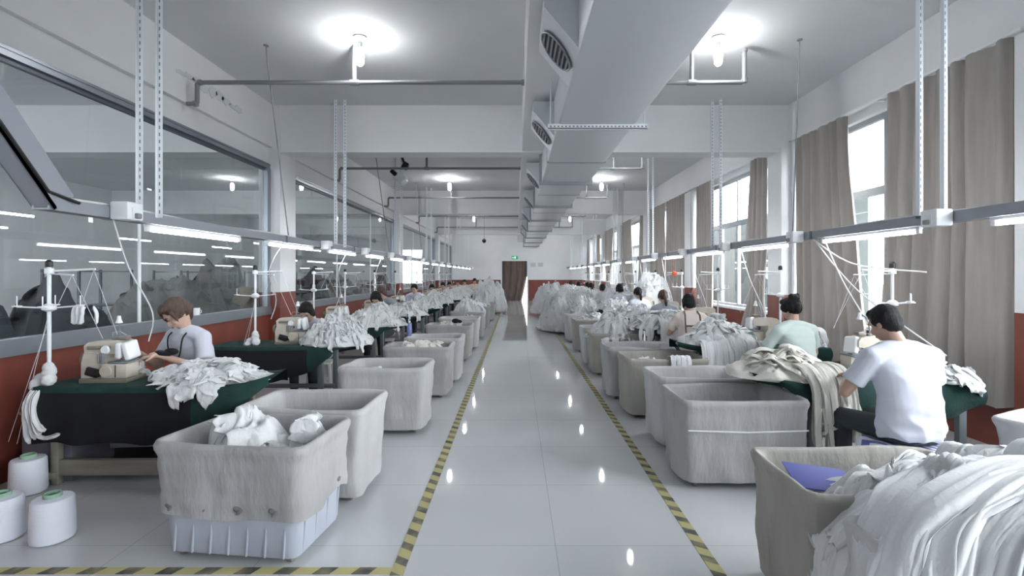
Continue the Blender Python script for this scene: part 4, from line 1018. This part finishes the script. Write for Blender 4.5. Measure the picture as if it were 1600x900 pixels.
    if hairstyle == 'tail':
        p0 = H(0, -.11, .0); hm.limb([H(0, -.08, .03), p0, p0+S((.02, -.04, -.12)), p0+S((.03, -.02, -.22))], [.04, .03, .034, .012])
    if hairstyle == 'side':
        p0 = H(.0, -.105, -.02); hm.limb([H(0, -.09, .02), p0, p0+S((.03, -.02, -.09)), p0+S((.04, .01, -.16))], [.045, .035, .035, .014])
        hm.limb([H(.075, .06, .07), H(.085, .07, .0), H(.07, .075, -.07)], [.016, .012, .005], 8)
        hm.limb([H(-.08, .05, .05), H(-.084, .05, -.01), H(-.07, .05, -.05)], [.014, .01, .004], 8)
    if hairstyle == 'bob':
        hm.ell(H(0, -.06, -.04), (.078, .055, .07), he)
        for sx in (-1, 1): hm.ell(H(sx*.078, -.01, -.03), (.018, .045, .06), he)
    remeshed(hm, 'hair', hair, min(vox, .008), t, 2, lambda c: .004*nz(c.x*60, c.y*20, c.z*12)+.003*nz(c.x*25, c.y*25, c.z*9))
    t['_hc'] = 0; del t['_hc']
    t['category'] = cat
    return t, H, up

# man in white (right foreground), back to camera
man, Hm, upm = person('person', 'man in a white t-shirt sitting on a striped stool with his back to camera', 'person', (2.58, 3.25, 0), .06, 'shirt_white', 'hair_black', 'short',
    dict(lean=.17, nod=.42, hturn=.28, hx=-.05, elbowx=.3, elbowz=.3, elbowy=.14, handz=.36, handy=.42), vox=.009, skin='skin_b', seat=.5, sex='m')
s0 = dup(st, (2.58, 3.22, .0), .05, 'plastic stool with a blue striped cloth under the man in white', 'stools at the tables', (1.15, 1.1, 1))
mb = MB()
def P(u, v):
    x = (u-.5)*.44; y = (v-.5)*.4; e = max(abs(x)-.19, 0)+max(abs(y)-.17, 0)
    return (x*(1-.1*(e > .02)), y, .497-3.5*e+.004*nz(x*20, y*20, 1))
mb.grid(P, 18, 18); c = mb.build('striped_cloth', 'stripe', s0, ang=None); c['label'] = 'blue and white striped seat cloth'
# woman in pale green
w2, H2, u2 = person('person', 'woman in a pale green top with dark hair in a bun, back to camera', 'person', (2.88, 5.05, 0), .1, 'shirt_green', 'hair_black', 'bun',
    dict(lean=.14, nod=.3, hturn=.3, elbowx=.3, elbowz=.26, elbowy=.14), vox=.011, seat=.51)
# woman with brown hair facing camera (left foreground)
w1, H1, u1 = person('person', 'woman with brown tied hair and a white t-shirt looking down at her sewing', 'person', (-3.0, 4.6, 0), PI-.35, 'shirt_white', 'hair_brown', 'side',
    dict(lean=.2, nod=.72, hturn=-.25, elbowx=.28, elbowz=.27, elbowy=.12, handz=.42, handy=.38, handx=.1), vox=.0075, face=True, seat=.42)
mb = MB().tube(catmull([u1(.575, -.075, .01), u1(.53, -.085, .1), u1(.4, -.06, .15), u1(.33, .0, .165), u1(.4, .06, .15), u1(.53, .085, .1), u1(.575, .075, .01)]), .006, 6)
mb.build('neck_strap', 'black_cloth', w1)
w1.scale = (1.1,)*3
tag(MB().rbox((0, 0, 0), (.13, .08, .04), .02, (0, .1, .3)).ell((.05, .02, .01), (.06, .04, .03)).build('dark_cloth', 'black_cloth'), 'dark cloth piece held by the brown-haired woman', 'cloth')
bpy.data.objects['dark_cloth'].location = (-3.0, 4.2, .93)
# generic workers, one template per kind, copied along the rows
fw, _, _ = person('person', 'woman with dark hair and white blouse bent low over the second left machine', 'person', (-2.66, 6.72, 0), PI-.15, 'shirt_white', 'hair_black', 'bob',
    dict(lean=.5, nod=.75, hturn=.2, elbowx=.27, elbowz=.27, elbowy=.16, handz=.36, handy=.4), vox=.012, face=True)
fu, _, _ = person('person', 'person with short dark hair in a white shirt sitting upright, fifth table on the left', 'person', (-2.62, 12.95, 0), PI-.2, 'shirt_white', 'hair_black', 'short',
    dict(lean=.16, nod=.45, elbowx=.27, elbowz=.27, elbowy=.14), vox=.014, face=True, sex='m')
bw_, _, _ = person('person', 'woman in a cream top with brown apron straps, back to camera', 'person', (2.5, 7.05, 0), -.1, 'shirt_cream', 'hair_black', 'bob',
    dict(lean=.16, nod=.35, elbowx=.28, elbowz=.26, elbowy=.14), vox=.013)
mb = MB()
for sx in (-1, 1): mb.tube([(sx*.09, .0, 1.075), (sx*.1, -.1, 1.03), (sx*.105, -.14, .93), (sx*.1, -.17, .76), (sx*.1, -.19, .6)], .012, 6)
mb.tube([(-.11, -.157, .88), (.11, -.157, .88)], .012, 6)
mb.build('apron_straps', 'strap', bw_)
bt, _, _ = person('person', 'woman in a grey top with a ponytail, back to camera', 'person', (2.66, 8.8, 0), -.05, 'shirt_grey', 'hair_brown', 'tail',
    dict(lean=.18, nod=.35, elbowx=.28, elbowz=.26, elbowy=.14), vox=.013)
for (src, x, y, rz, lab, sh, hr, sc_) in [
    (fw, -2.38, 9.0, PI-.2, 'woman in a pale pink top bent over her work, third table on the left', 'shirt_pink', 'hair_black', 1.05),
    (fw, -2.75, 10.95, PI-.4, 'woman in a grey top bent over her work, fourth table on the left', 'shirt_grey', 'hair_brown', 1.08),
    (fu, -2.55, 15.0, PI+.1, 'dark-haired worker in a tan top, sixth table on the left', 'shirt_tan', 'hair_black', .96),
    (fu, -2.5, 17.1, PI-.1, 'worker in a tan top, seventh table on the left', 'shirt_tan', 'hair_black', .98),
    (fu, -2.6, 19.2, PI+.2, 'dark-haired worker in grey, eighth table on the left', 'shirt_grey', 'hair_black', .97),
    (fu, -2.5, 21.3, PI, 'worker in a pink top, ninth table on the left', 'shirt_pink', 'hair_brown', 1),
    (fu, -2.4, 23.4, PI-.2, 'worker in a white shirt, tenth table on the left', 'shirt_white', 'hair_black', 1),
    (fu, -1.9, 22.4, PI+.3, 'worker in a cream shirt near the aisle at the far left', 'shirt_cream', 'hair_black', 1.05),
    (bt, 2.68, 10.65, .1, 'woman in a white top with a ponytail, back to camera', 'shirt_white', 'hair_black', 1),
    (bw_, 2.68, 12.6, .05, 'short-haired worker in a white top, sixth table on the right', 'shirt_white', 'hair_black', 1.03),
    (bw_, 2.6, 14.6, .1, 'worker in a cream top, seventh table on the right', 'shirt_cream', 'hair_black', 1),
    (bt, 2.55, 16.5, -.1, 'worker in a white top, eighth table on the right', 'shirt_white', 'hair_black', 1),
    (bt, 2.7, 18.4, 0, 'worker in a grey top, ninth table on the right', 'shirt_grey', 'hair_black', 1),
    (bw_, 2.6, 20.3, 0, 'worker in a tan top, tenth table on the right', 'shirt_tan', 'hair_black', 1),
    (bt, 2.5, 22.2, 0, 'worker in a pink top, eleventh table on the right', 'shirt_pink', 'hair_black', 1)]:
    r = dup(src, (x, y, 0), rz, lab, None, (sc_, sc_, sc_), {'shirt': sh, 'hair': hr})
    if src is bw_:
        for ch in list(r.children):
            if ch.name.startswith('apron_straps'): bpy.data.objects.remove(ch)

# left stations
LT = [4.0, 6.0, 8.15, 10.2, 12.3, 14.4, 16.5, 18.6, 20.7, 22.8, 25.0]
RT = [4.12, 5.95, 7.85, 9.6, 11.45, 13.4, 15.4, 17.3, 19.2, 21.1, 23.0]
wl = {0: (-3.0, 4.62), 1: (-2.66, 6.72), 2: (-2.38, 9.0), 3: (-2.75, 10.95), 4: (-2.62, 12.95), 5: (-2.55, 15.0), 6: (-2.5, 17.1), 7: (-2.6, 19.2), 8: (-2.5, 21.3), 9: (-2.4, 23.4)}
wr = {1: (2.88, 5.05), 2: (2.5, 7.05), 3: (2.66, 8.8), 4: (2.68, 10.65), 5: (2.68, 12.6), 6: (2.6, 14.6), 7: (2.55, 16.5), 8: (2.7, 18.4), 9: (2.6, 20.3), 10: (2.5, 22.2)}
stands = [None]
def place(proto, loc, rz, lab, group, used={}, scale=None):
    if proto.name not in used:
        used[proto.name] = 1; proto.location = loc; proto.rotation_euler = (0, 0, rz); proto['label'] = lab; proto['group'] = group
        if scale: proto.scale = scale
        return proto
    return dup(proto, loc, rz, lab, group, scale)
near_heaps = {}
for i, y in enumerate(LT):
    o_ = ORD(i)
    table(-3.6, -2.18, y, 'work table under a dark green cover, %s in the left row' % o_, wood=(i == 0))
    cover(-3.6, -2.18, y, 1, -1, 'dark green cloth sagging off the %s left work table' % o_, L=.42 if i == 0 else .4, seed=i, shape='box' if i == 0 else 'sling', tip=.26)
    place(sm, (-3.2 if i == 0 else -2.95 if i > 1 else -2.72, y+.02 if i else 3.92, .757), .05 if i == 0 else .1, 'beige overlock sewing machine on the %s left table' % o_, 'overlock sewing machines', scale=(.95,)*3 if i == 0 else None)
    place(ts, (-3.58 if i == 0 else -3.12 if i == 1 else -3.3 if i in (2, 6) else -3.5, y-.22 if i == 0 else y-.1, .757), .1, 'white thread stand with two arms, %s in the left row' % o_, 'thread stands')
    if i in wl: place(st, (wl[i][0], wl[i][1]+.0, 0), .2, 'plastic stool under the worker at the %s left table' % o_, 'stools at the tables', scale=(1, 1, .9) if i == 0 else None)
    if i == 0:
        heap((-2.46, 3.95, .76), 0, 'mound of small white knitted garments on the nearest left table', rx=.4, ry=.3, h=.1, seed=31, nrib=120, rw=.13, rough=.035, hang=.17, hang_dir=-PI/2, p=3, ln=.4, rn=16)
        heap((-3.32, 4.12, .757), 0, 'flat white garment pile left of the nearest sewing machine', rx=.24, ry=.16, h=.12, seed=32, nrib=10, rough=.03)
    elif i == 1: heap((-2.16, 5.98, .76), 0, 'tall mound of white ruffled garments on the second left table', rx=.42, ry=.32, h=.3, seed=33, nrib=200, rw=.045, rough=.07, hang=.1, hang_dir=-1.2, p=1.7, ln=.2, fine=1.6)
    elif i < 6: heap((-2.3, y-.02, .76), 0, 'mound of white garments on the %s left table' % o_, rx=.48, ry=.34, h=.2+.05*(i % 3), seed=34+i, nrib=80, rw=.05, rough=.07, hang=.12, hang_dir=-1.2, p=2, ln=.25, fine=1.6)
    else: heap((-2.2, y-.02, .76), 0, 'mound of white garments on the %s left table' % o_, rx=.5, ry=.36, h=.26, seed=34+i, nrib=60, rw=.06, rough=.08, p=2, ln=.25, fine=1.6)
for i, y in enumerate(RT):
    o_ = ORD(i)
    table(2.22, 3.6, y, 'work table under a dark green cover, %s in the right row' % o_)
    cover(2.22, 3.6, y, -1, -1, 'dark green cloth sagging off the %s right work table' % o_, L=.3, seed=i+20, tip=.32)
    place(sm, (3.0, y+.05, .757), PI, 'beige overlock sewing machine on the %s right table' % o_, 'overlock sewing machines')
    place(ts, (3.3, y+.2, .757), PI, 'white thread stand with two arms, %s in the right row' % o_, 'thread stands')
    if i in wr: place(st, (wr[i][0], wr[i][1]-.02, 0), .1, 'plastic stool under the worker at the %s right table' % o_, 'stools at the tables')
    if i == 0:
        heap((2.2, 4.12, .76), 0, 'fan of off-white garments on the table beside the man in white', m='garment_warm', rx=.42, ry=.32, h=.17, seed=51, nrib=70, rw=.1, rough=.04, p=2, ln=.7, sweep=PI*1.85)
        heap((3.42, 3.98, .76), 0, 'white garments at the window end of the nearest right table', rx=.2, ry=.25, h=.08, seed=52, nrib=20, rw=.07, hang=.1, hang_dir=-1)
        mb = MB(); rr = random.Random(9)
        for j in range(34):
            s = rr.random(); x = 2.23+.32*s; ln = rr.uniform(.3, .62)*(1-.35*s)
            ribbon(mb, [(x-.05, 4.1, .86), (x, 3.92, .88), (x+.01, 3.8, .84), (x+.02+rr.uniform(-.02, .02), 3.74-.05*rr.random(), .7), (x+.02+rr.uniform(-.03, .03), 3.72-.06*rr.random(), .8-ln), (x+.02+rr.uniform(-.04, .04), 3.71-.06*rr.random(), .76-ln)], .065, .011, j)
        tag(mb.build('hanging_garments', 'garment_warm', ang=None), 'off-white long garments hanging off the table left of the man', 'garments', None, 'stuff')
    elif i == 1:
        heap((2.42, 5.9, .76), 0, 'heap of long white garments draped over the second right table', rx=.46, ry=.34, h=.25, seed=53, nrib=60, rw=.09, rough=.05, p=2, ln=.5)
        mb = MB(); rr = random.Random(10)
        for j in range(46):
            x = 2.1+.72*j/45; ln = rr.uniform(.42, .55)
            ribbon(mb, [(x, 5.85, .93-.5*abs(x-2.45)**1.5), (x, 5.65, .9-.3*abs(x-2.45)), (x, 5.56, .83), (x+.01, 5.52-.02*rr.random(), .68), (x+rr.uniform(-.02, .02), 5.51-.03*rr.random(), .8-ln), (x+rr.uniform(-.02, .02), 5.5-.03*rr.random(), .77-ln)], .06, .012, j, False)
        tag(mb.build('hanging_garments', 'garment', ang=None), 'curtain of long white garments hanging off the second right table', 'garments', None, 'stuff')
        heap((3.45, 5.9, .76), 0, 'white bundle at the window end of the second right table', rx=.22, ry=.25, h=.2, seed=54, nrib=20)
    elif i == 2:
        heap((2.3, 7.8, .76), 0, 'heap of white garments draped over the third right table', rx=.5, ry=.34, h=.25, seed=55, nrib=80, rw=.09, rough=.05, p=2, hang=.2, hang_dir=-1.9)
        mb = MB(); rr = random.Random(11)
        for j in range(34):
            x = 2.2+.5*j/33; ln = rr.uniform(.45, .6)
            ribbon(mb, [(x, 7.75, .95), (x, 7.55, .93), (x, 7.44, .85), (x, 7.41, .65), (x+rr.uniform(-.02, .02), 7.4-.03*rr.random(), .78-ln), (x+rr.uniform(-.02, .02), 7.4, .75-ln)], .06, .012, j, False)
        tag(mb.build('hanging_garments', 'garment', ang=None), 'long white garments hanging off the third right table', 'garments', None, 'stuff')
    elif i < 6: heap((2.4, y, .76), 0, 'mound of white garments on the %s right table' % o_, rx=.55, ry=.36, h=.22, seed=56+i, nrib=90, rw=.06, rough=.07, hang=.25, hang_dir=-1.8, p=2, ln=.3, fine=1.6)
    else: heap((2.4, y, .76), 0, 'mound of white garments on the %s right table' % o_, rx=.6, ry=.4, h=.3, seed=56+i, nrib=60, rw=.06, rough=.08, p=2, ln=.25, fine=1.6)
heap((3.3, 12.0, .78), 0, 'tall bulky white bag pile rising beside the right windows', rx=.45, ry=.5, h=.72, seed=90, nrib=30, rw=.1, rough=.12, p=3, ln=.3)
heap((2.75, 13.2, .78), 0, 'long low white bag pile behind the ponytail woman', rx=.6, ry=.45, h=.42, seed=91, nrib=30, rw=.1, rough=.09, p=3, ln=.3)
# power cords from the socket boxes
for i, y in enumerate(RT[:7]):
    p = catmull([(3.08, y-.1+.9, 1.95), (3.06, y+.5, 1.55), (3.1, y+.25, 1.2), (3.1, y+.12, 1.0)], 5)
    tag(MB().tube(p, .006, 6).build('power_cord', 'cord'), 'white power cord dropping from the right rail to the %s right machine' % ORD(i), 'cord', 'power cords')
for i, (a, b) in enumerate([((3.08, 5.1, 1.97), (3.45, 3.95, .95)), ((3.08, 5.1, 1.96), (3.5, 4.2, 1.62))]):
    tag(MB().tube(catmull([a, tuple((Vector(a)*.6+Vector(b)*.4)+Vector((0, 0, -.12))), b], 8), .007, 6).build('power_cord', 'cord'), ['long white cord slanting behind the man down to his table', 'white cord swinging over to the thread stand near the man'][i], 'cord', 'power cords')
for i, y in enumerate(LT[:7]):
    p = catmull([(-2.68, y-.72 if i == 0 else y-.3, 1.97), (-2.75, y-.5, 1.65), (-2.86, y-.12, 1.3), (-2.98, y, 1.06)], 5)
    tag(MB().tube(p, .005, 6).build('power_cord', 'cord'), 'grey power cord dropping from the left rail to the %s left machine' % ORD(i), 'cord', 'power cords')
tag(MB().rbox((0, 0, 0), (.1, .02, .08), .01, (0, .5, 0)).tube([(0, 0, .04), (-.03, 0, .3)], .004).build('orange_tag', 'orange'), 'small orange tag hanging below the right rail', 'tag').location = (3.12, 9.7, 1.62)
t = thing('water_bottle', 'small bluish water bottle at the aisle end of the third left table', 'bottle', (-1.9, 7.72, .6))
MB().lathe([(.03, 0), (.035, .01), (.035, .15), (.015, .19), (.015, .21)]).build('bottle_body', 'bottle', t); MB().lathe([(.017, .205), (.017, .23)]).build('cap', 'white_plastic', t)
t.location = (-2.0, 7.5, .62)
bpy.data.objects['water_bottle'].location = (-1.62, 7.5, .665)
# things under/near the first left table
t = thing('cardboard_box', 'dark grey box standing under the nearest left table', 'box', (-3.05, 4.05, 0), .1)
MB().rbox((0, 0, .36), (.34, .3, .26), .008).build('box_body', mat('grey_board', lin(112, 116, 128), .8), t); MB().rbox((0, 0, .5), (.36, .32, .02), .006).build('lid', 'sack_grey', t)
MB().rbox((0, 0, .115), (.3, .26, .23), .01).build('box_base', 'black_cloth', t)
t = thing('storage_crate', 'grey crate beside the thread cones under the table end', 'crate', (-3.62, 4.02, 0), 0)
MB().rbox((0, 0, .26), (.4, .44, .52), .02).build('crate_body', mat('crate_grey', lin(104, 106, 116), .7), t); MB().rbox((0, 0, .53), (.42, .46, .03), .01).build('rim', 'sack_grey', t)

mb = MB()
for j in range(4): ribbon(mb, [(-3.6+.02*j, 3.66, .74), (-3.61+.02*j, 3.63, .62), (-3.6+.03*j, 3.62, .5), (-3.56+.035*j, 3.61, .36+.03*j)], .06, .01, j)
ribbon(mb, [(-3.55, 3.62, .44), (-3.45, 3.61, .4), (-3.34, 3.61, .43)], .05, .01, 8)
tag(mb.build('white_rag', 'garment', ang=None), 'white rag tied at the near corner of the nearest left table', 'rag')
mb = MB()
for j in range(3): ribbon(mb, [(-3.36+.02*j, 3.78, 1.36), (-3.38+.03*j, 3.77, 1.3), (-3.37+.02*j, 3.77, 1.22)], .05, .012, j)
ribbon(mb, [(-3.24, 3.78, 1.36), (-3.22, 3.78, 1.3), (-3.21, 3.77, 1.22)], .03, .008, 9)
tag(mb.build('white_rag', 'garment', ang=None), 'small white rags hanging from the nearest left thread stand', 'rag')
t = thing('white_mug', 'small white mug on the aluminium sill behind the brown-haired woman', 'mug', (-3.92, 6.05, 1.1))
MB().lathe([(.03, 0), (.036, .005), (.038, .09), (.034, .09), (.032, .01)], n=20).build('mug_body', 'white_plastic', t)
MB().tube([(.036, 0, .07), (.06, 0, .06), (.06, 0, .035), (.036, 0, .025)], .005, 6).build('mug_handle', 'white_plastic', t)
# ------------------------------------------------------------------ neighbouring room
for i, (x, y, rx, ry, h, m, lab) in enumerate([
    (-5.1, 4.4, .8, .6, 1.25, 'sack_dark', 'dark sack pile behind the glass at the left picture edge'),
    (-5.3, 5.8, .7, .6, 1.3, 'sack_dark', 'second dark sack pile behind the glass'),
    (-5.6, 7.4, .7, .7, 1.35, 'sack_grey', 'grey sack pile behind the glass joint'),
    (-6.1, 9.0, .9, .7, 1.45, 'sack_grey', 'large grey sack pile behind the brown-haired woman'),
    (-6.4, 10.6, .8, .7, 1.75, 'sack_grey', 'tallest grey sack pile in the neighbouring room'),
    (-4.7, 8.75, .42, .38, 1.2, 'sack_tan', 'tan sack pile next to the partition'),
    (-6.0, 14.0, 1, .9, 1.4, 'sack_dark', 'dark pile behind the second glass bay'),
    (-6.2, 17.0, 1, .9, 1.4, 'sack_grey', 'grey pile behind the second glass bay'),
    (-6.0, 21.5, 1, .9, 1.3, 'sack_grey', 'grey pile behind the third glass bay')]):
    heap((x, y, 0), 0, lab, m=m, name='sack_pile', group='sack piles in the neighbouring room', rx=rx, ry=ry, h=h, seed=70+i, nrib=5, rw=.4, rough=.07, p=3, ln=.6, fine=.5)
rk = thing('storage_rack', '', 'rack')
for sx in (-1, 1):
    for sy in (-1, 1): MB().rbox((sx*.7, sy*.3, .85), (.04, .04, 1.7), .004).build('upright', 'alu_dark', rk)
for z in (.4, 1.0, 1.66): 
    MB().rbox((0, 0, z), (1.4, .6, .025), .004).build('shelf', 'alu', rk)
for i, (x, y) in enumerate([(-8.2, 9.5), (-8.2, 12.2), (-7.9, 15.5), (-7.9, 19)]):
    place(rk, (x, y, 0), PI/2+.1, 'steel storage rack in the neighbouring room, %s from camera' % ORD(i), 'storage racks')

# ------------------------------------------------------------------ light
wd = bpy.data.worlds.new('world'); sc.world = wd; wd.use_nodes = True
bg = wd.node_tree.nodes['Background']; bg.inputs[0].default_value = (.985, .992, 1, 1); bg.inputs[1].default_value = 9.0
def portal(loc, rot, sx, sy):
    l = bpy.data.lights.new('window_portal', 'AREA'); l.shape = 'RECTANGLE'; l.size = sx; l.size_y = sy; l.cycles.is_portal = True
    o = bpy.data.objects.new('window_portal', l); COL.objects.link(o); o.location = loc; o.rotation_euler = rot
for a, b in opens: portal((XR+.3, (a+b)/2, 2.27), (0, PI/2, 0), 2.6, b-a)
portal((-10.1, Y0-.3, 2.1), (PI/2, 0, 0), 4.2, 2.4)  # daylight through the added opening in the back wall
portal((-6.35, Y1+.3, 2.05), (-PI/2, 0, 0), 1.3, 2.1)
portal((-.08, Y1+.3, 1.2), (-PI/2, 0, 0), 1.6, 2.4)
sc.cycles.use_denoising = True
sc.cycles.max_bounces = 10; sc.cycles.diffuse_bounces = 6; sc.cycles.transparent_max_bounces = 16
sc.cycles.sample_clamp_indirect = 6
sc.cycles.use_light_tree = True
vs = sc.view_settings; vs.view_transform = 'Standard'; vs.look = 'None'; vs.gamma = 1; vs.use_curve_mapping = False; vs.exposure = 1.02
